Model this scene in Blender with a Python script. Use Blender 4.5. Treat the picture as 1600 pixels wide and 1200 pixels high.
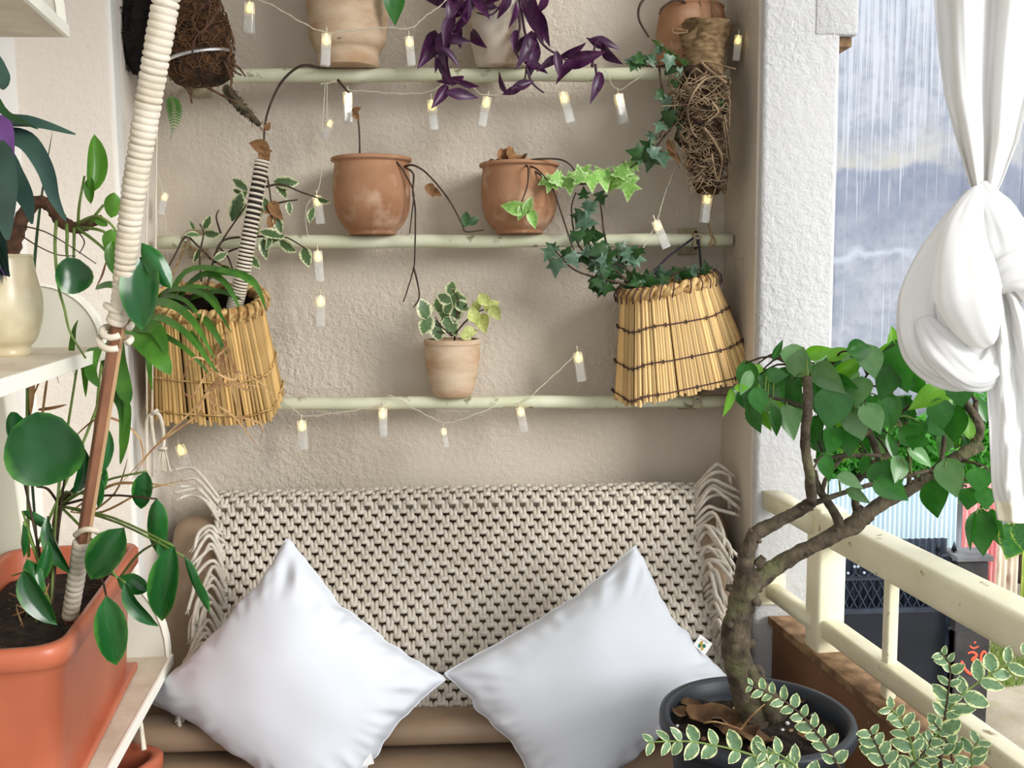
import bpy, bmesh, math, random
from mathutils import Vector, Matrix, noise
random.seed(7)
R = random.Random(11)
SC = bpy.context.scene
for o in list(bpy.data.objects): bpy.data.objects.remove(o)
COL = SC.collection
V = Vector
rad = math.radians
# ---------------------------------------------------------------- camera, sky, sun, exposure
F = 1550.0                                   # focal length in pixels of a 1600x1200 frame
CAM = V((0.0, -2.6, 1.45))
YAW, PITCH, ROLL = rad(2.6), rad(6.27), rad(0.5)
fw = V((math.sin(YAW)*math.cos(PITCH), math.cos(YAW)*math.cos(PITCH), -math.sin(PITCH)))
rt = V((math.cos(YAW), -math.sin(YAW), 0))
up = rt.cross(fw)
rt, up = rt*math.cos(ROLL)-up*math.sin(ROLL), up*math.cos(ROLL)+rt*math.sin(ROLL)
cd = bpy.data.cameras.new('camera'); cam = bpy.data.objects.new('camera', cd); COL.objects.link(cam)
m = Matrix((rt, up, -fw)).transposed().to_4x4(); m.translation = CAM
cam.matrix_world = m
cd.sensor_width = 36; cd.lens = 36*F/1600; cd.clip_start = 0.02; cd.clip_end = 200
SC.camera = cam
W = bpy.data.worlds.new('overcast_sky'); SC.world = W; W.use_nodes = True
wn = W.node_tree.nodes; wl = W.node_tree.links
bg = wn['Background']
tcw = wn.new('ShaderNodeTexCoord'); sepw = wn.new('ShaderNodeSeparateXYZ'); wl.new(tcw.outputs['Generated'], sepw.inputs[0])
rw = wn.new('ShaderNodeValToRGB'); wl.new(sepw.outputs[2], rw.inputs[0]); wl.new(rw.outputs[0], bg.inputs[0])
rw.color_ramp.elements[0].position = 0.0; rw.color_ramp.elements[0].color = (0.42, 0.44, 0.47, 1)
rw.color_ramp.elements[1].position = 1.0; rw.color_ramp.elements[1].color = (1.0, 1.0, 1.0, 1)
bg.inputs[1].default_value = 2.1
sun = bpy.data.lights.new('sun', 'SUN'); sun.energy = 2.6; sun.angle = rad(24); sun.color = (1, 0.985, 0.96)
so = bpy.data.objects.new('sun', sun); COL.objects.link(so)
so.rotation_euler = V((1.0, -0.92, 0.46)).to_track_quat('Z', 'Y').to_euler()
SC.view_settings.view_transform = 'Standard'; SC.view_settings.look = 'None'
SC.view_settings.exposure = 0.27; SC.view_settings.gamma = 1; SC.view_settings.use_curve_mapping = False

# ---------------------------------------------------------------- measuring helpers
def ray(px, py): return fw + rt*((px-800)/F) + up*((600-py)/F)
def P(px, py, d):                             # point of the room d metres in front of the lens' wall-parallel plane
    r = ray(px, py); return CAM + r*(d/r.y)
def PZ(px, py, z):
    r = ray(px, py); return CAM + r*((z-CAM.z)/r.z)
def PL(pts, d=None): return [P(*(p if len(p) == 3 else (p[0], p[1], d))) for p in pts]
def smooth(pts, k=6):
    out = []; n = len(pts)
    if n < 3: return [pts[0].lerp(pts[-1], i/k) for i in range(k+1)] if isinstance(pts[0], Vector) else pts
    for i in range(n-1):
        a, b, c, d = pts[max(i-1, 0)], pts[i], pts[i+1], pts[min(i+2, n-1)]
        for j in range(k):
            t = j/k
            out.append(0.5*((2*b)+(c-a)*t+(2*a-5*b+4*c-d)*t*t+(3*b-a-3*c+d)*t**3))
    out.append(pts[-1]); return out
def lerpl(vals, t):
    if not isinstance(vals, (list, tuple)): return vals
    x = t*(len(vals)-1); i = min(int(x), len(vals)-2); return vals[i]+(vals[i+1]-vals[i])*(x-i)
def srgb(r, g, b): return tuple((x/255/12.92 if x <= 10 else ((x/255+0.055)/1.055)**2.4) for x in (r, g, b))

# ---------------------------------------------------------------- mesh builder
class MB:
    def __init__(s): s.v = []; s.f = []; s.e = []
    def add(s, vs, fs, es=None):
        o = len(s.v); s.v += [V(x) for x in vs]; s.f += [tuple(i+o for i in f) for f in fs]
        s.e += es if es else [0.0]*len(vs); return s
    def tube(s, pts, r, n=8, cap=True, k=1, ring=None):
        if k > 1: pts = smooth(pts, k)
        m_ = len(pts); vs = []; fs = []
        t0 = (pts[1]-pts[0]).normalized()
        a = t0.orthogonal().normalized()
        for i, p in enumerate(pts):
            t = (pts[min(i+1, m_-1)]-pts[max(i-1, 0)])
            t = t.normalized() if t.length > 1e-9 else t0
            a = (a-t*a.dot(t)); a = a.normalized() if a.length > 1e-6 else t.orthogonal().normalized()
            b = t.cross(a); rr = lerpl(r, i/(m_-1))
            for j in range(n):
                th = 2*math.pi*j/n; q = rr*(ring(i/(m_-1), th) if ring else 1)
                vs.append(p+(a*math.cos(th)+b*math.sin(th))*q)
        for i in range(m_-1):
            for j in range(n):
                k2 = (j+1) % n; fs.append((i*n+j, i*n+k2, (i+1)*n+k2, (i+1)*n+j))
        if cap:
            fs.append(tuple(range(n))[::-1]); fs.append(tuple((m_-1)*n+j for j in range(n)))
        return s.add(vs, fs)
    def lathe(s, prof, c=V((0, 0, 0)), n=40, M=None, fn=None, close=True):
        vs = []; fs = []; M = M or Matrix.Identity(4); m_ = len(prof)
        for i, (r, z) in enumerate(prof):
            for j in range(n):
                th = 2*math.pi*j/n; q = r*(fn(th, z) if fn else 1)
                vs.append(c+(M @ V((q*math.cos(th), q*math.sin(th), z))))
        for i in range(m_-1):
            for j in range(n):
                k2 = (j+1) % n; fs.append((i*n+j, i*n+k2, (i+1)*n+k2, (i+1)*n+j))
        if close:
            fs.append(tuple(range(n))[::-1])
            fs.append(tuple((m_-1)*n+j for j in range(n)))
        return s.add(vs, fs)
    def box(s, c, sz, M=None, bev=0.0, seg=2):
        b = bmesh.new(); bmesh.ops.create_cube(b, size=1)
        for v in b.verts: v.co = V((v.co.x*sz[0], v.co.y*sz[1], v.co.z*sz[2]))
        if bev: bmesh.ops.bevel(b, geom=b.edges[:], offset=bev, segments=seg, profile=0.6, affect='EDGES')
        b.verts.index_update(); M = M or Matrix.Identity(4); c = V(c)
        vs = [c+(M @ v.co) for v in b.verts]; fs = [tuple(v.index for v in f.verts) for f in b.faces]; b.free()
        return s.add(vs, fs)
    def prism(s, poly, vec):
        n = len(poly); vs = list(poly)+[p+vec for p in poly]
        fs = [tuple(range(n))[::-1], tuple(range(n, 2*n))]+[(i, (i+1) % n, n+(i+1) % n, n+i) for i in range(n)]
        return s.add(vs, fs)
    def grid(s, fn, nu, nv, wrap=False):
        vs = [fn(i/nu, j/nv) for j in range(nv+1) for i in range(nu+1)]; w = nu+1
        return s.add(vs, [(j*w+i, j*w+i+1, (j+1)*w+i+1, (j+1)*w+i) for j in range(nv) for i in range(nu)])
    def strip(s, pts, w, nrm, k=4, fold=0.15):      # a blade: three verts across
        pts = smooth(pts, k) if k > 1 else pts
        m_ = len(pts); vs = []; fs = []; es = []
        for i, p in enumerate(pts):
            t = (pts[min(i+1, m_-1)]-pts[max(i-1, 0)]).normalized()
            b = t.cross(nrm); b = b.normalized() if b.length > 1e-5 else t.orthogonal()
            n2 = b.cross(t); ww = lerpl(w, i/(m_-1))
            vs += [p-b*ww+n2*ww*fold, p, p+b*ww+n2*ww*fold]; es += [1, 0, 1]
        for i in range(m_-1):
            for j in (0, 1): fs.append((i*3+j, i*3+j+1, i*3+j+4, i*3+j+3))
        return s.add(vs, fs, es)
    def mesh(s, name, off=V((0, 0, 0)), flat=False, mt=None):
        me = bpy.data.meshes.new(name)
        me.from_pydata([tuple(v-off) for v in s.v], [], s.f); me.update()
        if any(s.e):
            at = me.attributes.new('edge', 'FLOAT', 'POINT'); at.data.foreach_set('value', s.e)
        if not flat: me.polygons.foreach_set('use_smooth', [True]*len(me.polygons))
        if mt: me.materials.append(mt)
        return me

# ---------------------------------------------------------------- things, parts, setting
WM = {}
class Thing:
    def __init__(s, name, label, cat, loc, group=None):
        s.o = bpy.data.objects.new(name, None); COL.objects.link(s.o); s.loc = V(loc)
        s.o.location = s.loc; s.o['label'] = label; s.o['category'] = cat; s.o.empty_display_size = 0.05
        if group: s.o['group'] = group
    def part(s, name, mb, mt, parent=None, label=None, flat=False, mods=(), kind=None):
        me = mb.mesh(name, s.loc, flat, mt); ob = bpy.data.objects.new(name, me); COL.objects.link(ob)
        ob.parent = parent or s.o
        if label: ob['label'] = label
        if kind: ob['kind'] = kind
        addmods(ob, mods); return ob
    def inst(s, name, me, M, parent=None, label=None):
        ob = bpy.data.objects.new(name, me); COL.objects.link(ob); ob.parent = parent or s.o
        ob.matrix_local = (WM[parent.name].inverted() @ M) if parent and parent.name in WM else Matrix.Translation(-s.loc) @ M
        WM[ob.name] = M.copy()
        if label: ob['label'] = label
        return ob
def addmods(ob, mods):
    for md in mods:
        if md[0] == 'bev':
            q = ob.modifiers.new('b', 'BEVEL'); q.width = md[1]; q.segments = 2; q.limit_method = 'ANGLE'; q.angle_limit = rad(40)
        if md[0] == 'sub': q = ob.modifiers.new('s', 'SUBSURF'); q.levels = q.render_levels = md[1]
        if md[0] == 'sol': q = ob.modifiers.new('t', 'SOLIDIFY'); q.thickness = md[1]; q.offset = 0
        if md[0] == 'smo':
            pass
def single(name, mb, mt, label, cat, loc=None, group=None, flat=False, mods=(), kind=None):
    loc = V(loc) if loc is not None else sum(mb.v, V())/len(mb.v)
    ob = bpy.data.objects.new(name, mb.mesh(name, loc, flat, mt)); COL.objects.link(ob); ob.location = loc
    ob['label'] = label; ob['category'] = cat
    if group: ob['group'] = group
    if kind: ob['kind'] = kind
    addmods(ob, mods); return ob
def struct(name, mb, mt, flat=True, mods=()):
    ob = bpy.data.objects.new(name, mb.mesh(name, V(), flat, mt)); COL.objects.link(ob); ob['kind'] = 'structure'
    addmods(ob, mods); return ob
def frame(o, x, y, z):
    m_ = Matrix((x, y, z)).transposed().to_4x4(); m_.translation = o; return m_

# ---------------------------------------------------------------- materials
def pm(name, c1, c2=None, scale=8, rough=0.6, bump=0, bscale=60, stretch=(1, 1, 1), metal=0, spec=0.4, contrast=(0.35, 0.65),
       bdist=0.003, trans=0, sss=0, c3=None, s3=30, m3=(0.6, 0.7), emit=None, es=0, sheen=0, rnd=0, ior=1.45, wave=None, bdetail=4):
    m_ = bpy.data.materials.new(name); m_.use_nodes = True; N = m_.node_tree.nodes; L = m_.node_tree.links
    B = N['Principled BSDF']; tc = N.new('ShaderNodeTexCoord'); mp = N.new('ShaderNodeMapping'); mp.inputs['Scale'].default_value = stretch
    L.new(tc.outputs['Object'], mp.inputs[0])
    B.inputs['Roughness'].default_value = rough; B.inputs['Metallic'].default_value = metal
    B.inputs['Specular IOR Level'].default_value = spec; B.inputs['IOR'].default_value = ior
    B.inputs['Transmission Weight'].default_value = trans
    if sheen: B.inputs['Sheen Weight'].default_value = sheen
    def mix(fac, a, b):
        x = N.new('ShaderNodeMix'); x.data_type = 'RGBA'
        if isinstance(fac, float): x.inputs[0].default_value = fac
        else: L.new(fac, x.inputs[0])
        for s_, q in ((6, a), (7, b)):
            if isinstance(q, tuple): x.inputs[s_].default_value = (*q, 1)
            else: L.new(q, x.inputs[s_])
        return x.outputs[2]
    def nz(sc, lo, hi, det=5):
        t = N.new('ShaderNodeTexNoise'); t.inputs['Scale'].default_value = sc; t.inputs['Detail'].default_value = det
        L.new(mp.outputs[0], t.inputs[0]); r_ = N.new('ShaderNodeMapRange'); L.new(t.outputs[0], r_.inputs[0])
        r_.inputs[1].default_value = lo; r_.inputs[2].default_value = hi; return r_.outputs[0]
    col = c1
    if c2: col = mix(nz(scale, *contrast), c1, c2)
    if c3: col = mix(nz(s3, *m3), col, c3)
    if rnd:
        oi = N.new('ShaderNodeObjectInfo'); hv = N.new('ShaderNodeHueSaturation')
        r_ = N.new('ShaderNodeMapRange'); L.new(oi.outputs['Random'], r_.inputs[0]); r_.inputs[3].default_value = 1-rnd; r_.inputs[4].default_value = 1+rnd
        L.new(r_.outputs[0], hv.inputs['Value'])
        if isinstance(col, tuple): hv.inputs['Color'].default_value = (*col, 1)
        else: L.new(col, hv.inputs['Color'])
        col = hv.outputs[0]
    if isinstance(col, tuple): B.inputs['Base Color'].default_value = (*col, 1)
    else: L.new(col, B.inputs['Base Color'])
    if bump:
        t = N.new('ShaderNodeTexNoise'); t.inputs['Scale'].default_value = bscale; t.inputs['Detail'].default_value = bdetail
        L.new(mp.outputs[0], t.inputs[0]); b = N.new('ShaderNodeBump'); b.inputs['Strength'].default_value = bump
        b.inputs['Distance'].default_value = bdist; L.new(t.outputs[0], b.inputs['Height']); L.new(b.outputs[0], B.inputs['Normal'])
    if emit: B.inputs['Emission Color'].default_value = (*emit, 1); B.inputs['Emission Strength'].default_value = es
    m_.diffuse_color = (*c1, 1)
    return m_
def leafmat(name, mid, dark, edge=None, lo=0.45, hi=0.75, rough=0.35, tr=0.3, back=None, rnd=0.25, nscale=40, spec=0.5):
    m_ = pm(name, mid, dark, scale=nscale, rough=rough, spec=spec, rnd=rnd)
    N = m_.node_tree.nodes; L = m_.node_tree.links; B = N['Principled BSDF']
    src = B.inputs['Base Color'].links[0].from_socket
    if edge:
        at = N.new('ShaderNodeAttribute'); at.attribute_name = 'edge'
        tn = N.new('ShaderNodeTexNoise'); tn.inputs['Scale'].default_value = nscale*1.6
        tc = N.new('ShaderNodeTexCoord'); L.new(tc.outputs['Object'], tn.inputs[0])
        ad = N.new('ShaderNodeMath'); ad.operation = 'MULTIPLY_ADD'; L.new(tn.outputs[0], ad.inputs[0]); ad.inputs[1].default_value = 0.9; ad.inputs[2].default_value = -0.45
        a2 = N.new('ShaderNodeMath'); L.new(at.outputs['Fac'], a2.inputs[0]); L.new(ad.outputs[0], a2.inputs[1])
        r_ = N.new('ShaderNodeMapRange'); r_.inputs[1].default_value = lo; r_.inputs[2].default_value = hi; L.new(a2.outputs[0], r_.inputs[0])
        x = N.new('ShaderNodeMix'); x.data_type = 'RGBA'; L.new(r_.outputs[0], x.inputs[0]); L.new(src, x.inputs[6]); x.inputs[7].default_value = (*edge, 1)
        src = x.outputs[2]; L.new(src, B.inputs['Base Color'])
    T = N.new('ShaderNodeBsdfTranslucent'); br = N.new('ShaderNodeMix'); br.data_type = 'RGBA'; br.blend_type = 'MULTIPLY'; br.inputs[0].default_value = 1
    L.new(src, br.inputs[6]); br.inputs[7].default_value = (1.0, 1.3, 0.5, 1) if not back else (*back, 1); L.new(br.outputs[2], T.inputs[0])
    ms = N.new('ShaderNodeMixShader'); ms.inputs[0].default_value = tr
    L.new(B.outputs[0], ms.inputs[1]); L.new(T.outputs[0], ms.inputs[2]); L.new(ms.outputs[0], N['Material Output'].inputs[0])
    return m_
def stucco(name, col, col2, strength=0.5, d=0.005, sc=58):
    m_ = pm(name, col, col2, scale=2.2, rough=0.9, spec=0.15, contrast=(0.3, 0.7))
    N = m_.node_tree.nodes; L = m_.node_tree.links; B = N['Principled BSDF']; tc = N.new('ShaderNodeTexCoord')
    a = N.new('ShaderNodeTexNoise'); a.inputs['Scale'].default_value = sc; a.inputs['Detail'].default_value = 5; a.inputs['Roughness'].default_value = 0.62; a.inputs['Distortion'].default_value = 0.25
    b = N.new('ShaderNodeTexNoise'); b.inputs['Scale'].default_value = 1.7; b.inputs['Detail'].default_value = 1
    for q in (a, b): L.new(tc.outputs['Object'], q.inputs[0])
    r_ = N.new('ShaderNodeMapRange'); r_.inputs[1].default_value = 0.36; r_.inputs[2].default_value = 0.62; L.new(a.outputs[0], r_.inputs[0])
    s_ = N.new('ShaderNodeMapRange'); s_.inputs[1].default_value = 0.35; s_.inputs[2].default_value = 0.6; s_.inputs[3].default_value = strength*0.45; s_.inputs[4].default_value = strength*1.3
    L.new(b.outputs[0], s_.inputs[0])
    bp = N.new('ShaderNodeBump'); bp.inputs['Distance'].default_value = d; L.new(s_.outputs[0], bp.inputs['Strength'])
    L.new(r_.outputs[0], bp.inputs['Height']); L.new(bp.outputs[0], B.inputs['Normal'])
    return m_

M = {}
M['wall'] = stucco('beige_stucco', srgb(208, 198, 184), srgb(196, 184, 167))
M['pillar'] = stucco('pale_stucco', srgb(199, 199, 199), srgb(186, 185, 184), 0.6)
M['pillarL'] = stucco('cream_plaster', srgb(226, 217, 206), srgb(218, 209, 197), 0.2)
M['white'] = pm('white_plaster', srgb(232, 230, 226), srgb(222, 220, 214), scale=3, rough=0.8, bump=0.1, bscale=30)
M['floor'] = pm('grey_floor', srgb(120, 105, 90), srgb(90, 78, 66), scale=5, rough=0.6)
M['pipe'] = pm('cream_pipe_paint', srgb(214, 214, 190), srgb(196, 198, 168), scale=9, rough=0.42, c3=srgb(140, 132, 104), s3=26, m3=(0.63, 0.72), bump=0.15, bscale=50)
M['rail'] = pm('cream_rail_paint', srgb(236, 231, 203), srgb(222, 216, 184), scale=8, rough=0.38, c3=srgb(140, 122, 88), s3=34, m3=(0.67, 0.75), bump=0.1, bscale=50)
M['terra'] = pm('terracotta', srgb(170, 128, 98), srgb(144, 102, 74), scale=7, rough=0.85, c3=srgb(190, 160, 134), s3=18, m3=(0.52, 0.72), bump=0.25, bscale=70, spec=0.2)
M['terrapale'] = pm('weathered_clay', srgb(206, 186, 160), srgb(178, 146, 116), scale=9, rough=0.9, c3=srgb(122, 104, 88), s3=30, m3=(0.68, 0.75), bump=0.3, bscale=80, spec=0.2, stretch=(1, 1, 2.6))
M['terrawhite'] = pm('limed_clay', srgb(212, 204, 190), srgb(190, 170, 148), scale=7, rough=0.92, c3=srgb(150, 118, 90), s3=14, m3=(0.55, 0.7), bump=0.35, bscale=60, spec=0.2)
M['soil'] = pm('potting_soil', srgb(52, 40, 30), srgb(24, 18, 14), scale=40, rough=0.95, bump=1, bscale=90, bdist=0.012, c3=srgb(120, 100, 80), s3=120, m3=(0.66, 0.7))
M['sofa'] = pm('taupe_leatherette', srgb(146, 124, 102), srgb(130, 108, 86), scale=4, rough=0.45, bump=0.2, bscale=14, bdist=0.01)
M['cord'] = pm('cotton_cord', srgb(206, 199, 187), srgb(188, 179, 165), scale=50, rough=0.95, bump=0.5, bscale=420, bdist=0.001, spec=0.1)
M['rope'] = pm('white_cotton_wrap', srgb(216, 207, 191), srgb(198, 187, 167), scale=30, rough=0.9, bump=0.35, bscale=300, bdist=0.001, spec=0.1)
M['pillow'] = pm('white_pillow_cotton', srgb(208, 212, 219), srgb(205, 209, 216), scale=4, rough=0.85, bump=0.12, bscale=9, bdist=0.012, spec=0.15, bdetail=3)
M['label'] = pm('label_cloth', srgb(235, 235, 232), rough=0.8)
M['lgreen'] = pm('tag_green', srgb(20, 110, 85), rough=0.7); M['lyel'] = pm('tag_yellow', srgb(190, 160, 60), rough=0.7); M['lgrey'] = pm('tag_grey', srgb(150, 145, 145), rough=0.7)
M['reed'] = pm('straw_reed', srgb(206, 174, 116), srgb(168, 130, 76), scale=26, rough=0.6, rnd=0.42, stretch=(1, 1, 0.25), spec=0.3, c3=srgb(110, 70, 40), s3=40, m3=(0.68, 0.74))
M['reedw'] = pm('pale_reed', srgb(222, 194, 140), srgb(186, 144, 88), scale=26, rough=0.6, rnd=0.36, stretch=(1, 1, 0.25), spec=0.3, c3=srgb(130, 80, 50), s3=40, m3=(0.66, 0.74))
M['gapshade'] = pm('reed_gap_shade', srgb(52, 36, 22), srgb(36, 25, 16), scale=30, rough=0.95)  # near-black brown: the shade between the reeds put into the colour
M['braid'] = pm('plaited_straw', srgb(204, 172, 116), srgb(150, 112, 62), scale=60, rough=0.7, bump=0.3, bscale=200)
M['thread'] = pm('dark_binding_twine', srgb(72, 50, 50), rough=0.9)
M['jute'] = pm('jute_weave', srgb(142, 118, 86), srgb(96, 74, 50), scale=60, rough=0.95, bump=0.8, bscale=190, stretch=(1, 1, 2.2))
M['coir'] = pm('brown_coir', srgb(80, 56, 36), srgb(32, 21, 14), scale=36, rough=0.98, bump=1, bscale=120, bdist=0.008)
M['darkcoir'] = pm('dark_moss', srgb(34, 27, 22), srgb(14, 11, 9), scale=40, rough=1, bump=1, bscale=130, bdist=0.01)
M['root'] = pm('dry_root', srgb(150, 128, 100), srgb(78, 60, 44), scale=14, rough=0.9)
M['twine'] = pm('jute_twine', srgb(158, 134, 100), srgb(120, 96, 66), scale=90, rough=0.95)
M['silver'] = pm('silver_band', srgb(200, 200, 200), rough=0.3, metal=0.9)
M['stem'] = pm('brown_stem', srgb(74, 56, 42), srgb(48, 36, 28), scale=50, rough=0.7)
M['stemg'] = pm('green_stem', srgb(112, 138, 66), srgb(92, 110, 52), scale=40, rough=0.5)
M['stemp'] = pm('purple_stem', srgb(62, 36, 54), rough=0.5)
M['bark'] = pm('lichen_bark', srgb(98, 88, 72), srgb(54, 46, 36), scale=34, rough=0.95, c3=srgb(98, 98, 66), s3=16, m3=(0.54, 0.72), bump=1, bscale=70, bdist=0.008)
M['trunk'] = pm('rough_trunk', srgb(98, 68, 50), srgb(60, 42, 32), scale=60, rough=0.9, bump=0.8, bscale=100)
M['white_shelf'] = pm('white_shelf_laminate', srgb(244, 242, 230), rough=0.4)
M['shelf_top'] = pm('worn_shelf_top', srgb(218, 208, 190), srgb(198, 184, 162), scale=14, rough=0.5, c3=srgb(120, 104, 86), s3=40, m3=(0.7, 0.75))
M['plastic'] = pm('terracotta_plastic', srgb(184, 104, 76), srgb(170, 92, 66), scale=6, rough=0.36, bump=0.03, bscale=20)
M['ivory'] = pm('ivory_glaze', srgb(206, 196, 166), srgb(186, 172, 140), scale=20, rough=0.3, spec=0.5)
M['wood'] = pm('stake_wood', srgb(150, 106, 80), srgb(120, 80, 60), scale=16, rough=0.55, stretch=(1, 1, 0.15))
M['woodlit'] = pm('stake_wood_lit_side', srgb(196, 160, 120), rough=0.6)  # paler copy of the stake wood, light painted in for its lit side
M['blackpot'] = pm('black_pot_plastic', srgb(44, 50, 58), srgb(36, 41, 48), scale=8, rough=0.45, spec=0.5)
M['curb'] = pm('brown_curb_paint', srgb(142, 104, 76), srgb(120, 84, 60), scale=6, rough=0.6, c3=srgb(170, 150, 120), s3=40, m3=(0.7, 0.74))
M['curbtop'] = pm('worn_curb_edge', srgb(160, 130, 96), srgb(110, 84, 60), scale=30, rough=0.8, bump=0.5, bscale=60)
M['curtain'] = leafmat('white_voile', srgb(240, 240, 240), srgb(236, 235, 232), rough=0.9, tr=0.38, back=(1, 1, 1), rnd=0, nscale=6, spec=0.1)
M['curtain0'] = pm('white_voile_b', srgb(240, 240, 240), srgb(234, 233, 230), scale=6, rough=0.9, bump=0.35, bscale=16, bdist=0.006, spec=0.1, stretch=(1, 1, 0.5))
M['curtain_hem'] = pm('cream_hem', srgb(236, 230, 208), rough=0.9, spec=0.1)
M['wire'] = pm('clear_wire', srgb(196, 188, 168), rough=0.3, spec=0.6)
M['clip'] = pm('clear_clip_plastic', (0.96, 0.95, 0.92), rough=0.12, trans=0.78, ior=1.36, spec=0.8)
M['led'] = pm('warm_led', (1, 0.82, 0.4), rough=0.4, emit=(1.0, 0.74, 0.26), es=1.25)
M['bracket'] = pm('painted_bracket', srgb(176, 168, 138), srgb(140, 124, 96), scale=30, rough=0.6)
M['strap'] = pm('dark_strap', srgb(46, 42, 50), rough=0.8)
M['dead'] = pm('dead_leaf', srgb(160, 118, 78), srgb(104, 72, 46), scale=40, rough=0.85, bump=0.5, bscale=60)
M['deaddk'] = pm('rotting_leaf', srgb(128, 98, 66), srgb(74, 52, 36), scale=26, rough=0.85, bump=0.8, bscale=50)
M['drygrass'] = pm('dry_grass', srgb(190, 156, 108), srgb(140, 96, 66), scale=30, rough=0.8)
M['g_tree'] = leafmat('tree_leaf', srgb(56, 118, 44), srgb(34, 88, 30), rough=0.25, tr=0.25, nscale=1.6)
M['g_tree2'] = leafmat('tree_leaf_pale', srgb(118, 156, 108), srgb(88, 136, 76), rough=0.27, tr=0.25, nscale=1.6)
M['g_treey'] = leafmat('tree_leaf_young', srgb(128, 182, 60), srgb(92, 156, 44), rough=0.3, tr=0.45, nscale=1.6)
M['g_pilea'] = leafmat('pilea_leaf', srgb(34, 92, 40), srgb(18, 68, 30), edge=srgb(84, 146, 56), lo=0.8, hi=1.3, rough=0.2, tr=0.18, nscale=1.4, rnd=0.25)
M['g_pileay'] = leafmat('pilea_leaf_pale', srgb(96, 146, 52), srgb(66, 118, 40), rough=0.3, tr=0.3, nscale=1.4, rnd=0.15)
M['g_ivy'] = leafmat('dark_ivy_leaf', srgb(52, 88, 42), srgb(32, 62, 30), rough=0.35, tr=0.15, nscale=2)
M['g_ivyb'] = leafmat('bluish_ivy_leaf', srgb(98, 126, 104), srgb(60, 92, 66), rough=0.4, tr=0.15, nscale=3)
M['g_ivyl'] = leafmat('lime_ivy_leaf', srgb(150, 194, 100), srgb(112, 164, 74), edge=srgb(190, 214, 150), lo=0.7, hi=1.0, rough=0.4, tr=0.25, nscale=5)
M['g_var'] = leafmat('variegated_leaf', srgb(70, 98, 58), srgb(100, 124, 84), edge=srgb(222, 222, 184), lo=0.62, hi=0.85, rough=0.4, tr=0.2, nscale=5)
M['g_yel'] = leafmat('cream_leaf', srgb(206, 206, 140), srgb(170, 180, 100), rough=0.45, tr=0.25, nscale=6)
M['g_shrub'] = leafmat('shrub_leaf', srgb(118, 148, 112), srgb(90, 124, 84), edge=srgb(226, 232, 176), lo=0.72, hi=0.85, rough=0.4, tr=0.2, nscale=4, rnd=0.12)
M['g_grass'] = leafmat('spider_blade', srgb(84, 134, 48), srgb(52, 100, 34), rough=0.4, tr=0.3, nscale=20)
M['g_dk'] = leafmat('dark_blade', srgb(46, 82, 44), srgb(30, 60, 34), rough=0.4, tr=0.2, nscale=20)
M['g_rhoeo'] = leafmat('oyster_leaf', srgb(66, 96, 84), srgb(42, 66, 60), rough=0.35, tr=0.1, nscale=8, back=(0.6, 0.5, 0.7))
M['g_rhoeop'] = leafmat('oyster_leaf_underside', srgb(122, 84, 142), srgb(98, 62, 120), rough=0.5, tr=0.1, nscale=8, back=(0.8, 0.6, 1))
M['g_purple'] = leafmat('purple_leaf', srgb(78, 30, 74), srgb(48, 17, 46), rough=0.35, tr=0.12, nscale=6, back=(1, 0.5, 1))
M['g_fern'] = leafmat('fern_leaf', srgb(90, 138, 62), srgb(62, 108, 44), rough=0.5, tr=0.3, nscale=30)
M['g_far'] = leafmat('far_foliage', srgb(100, 180, 70), srgb(60, 140, 44), rough=0.5, tr=0.4, nscale=3)

# ---------------------------------------------------------------- leaves
def blade(name, prof, nv=8, fold=0.15, droop=0.15, wavy=0.0, notch=0.0):
    b = MB(); hs = (-1, -0.55, 0, 0.55, 1)
    vs = []; es = []; fs = []
    for i in range(nv+1):
        t = i/nv; x = t*(len(prof)-1); k = min(int(x), len(prof)-2); w = prof[k]+(prof[k+1]-prof[k])*(x-k)
        for h in hs:
            z = abs(h)*w*fold-droop*t*t+wavy*w*math.sin(t*9+h*2)*abs(h)
            vs.append(V((h*w, t-notch*abs(h)*(1-t)*(1-t), z))); es.append(max(abs(h), (t-0.55)*2.1 if t > 0.55 else 0, (0.12-t)*6))
    for i in range(nv):
        for j in range(4): fs.append((i*5+j, i*5+j+1, i*5+j+6, i*5+j+5))
    b.add(vs, fs, [max(e, 0.001) for e in es]); return b
def ivyleaf(deep=1.0, fold=0.12):
    half = [(0.16, -0.08), (0.44, -0.02), (0.30*deep+0.1*(1-deep), 0.2), (0.56, 0.42), (0.27, 0.47), (0.17, 0.64)]
    out = [(0, 0.0)]+half+[(0, 1.0)]+[(-x, y) for x, y in half[::-1]]
    c = V((0, 0.28, 0)); vs = [c]; es = [0.001]; fs = []; n = len(out)
    for rr, e in ((0.55, 0.45), (1, 1)):
        for x, y in out:
            p = c+(V((x, y, 0))-c)*rr; p.z = abs(p.x)*fold-0.12*max(p.y-0.3, 0)-abs(p.x)**2*0.5*(rr == 1); vs.append(p); es.append(e)
    for i in range(n):
        j = (i+1) % n; fs.append((0, 1+i, 1+j)); fs.append((1+i, 1+n+i, 1+n+j, 1+j))
    return MB().add(vs, fs, es)
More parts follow.
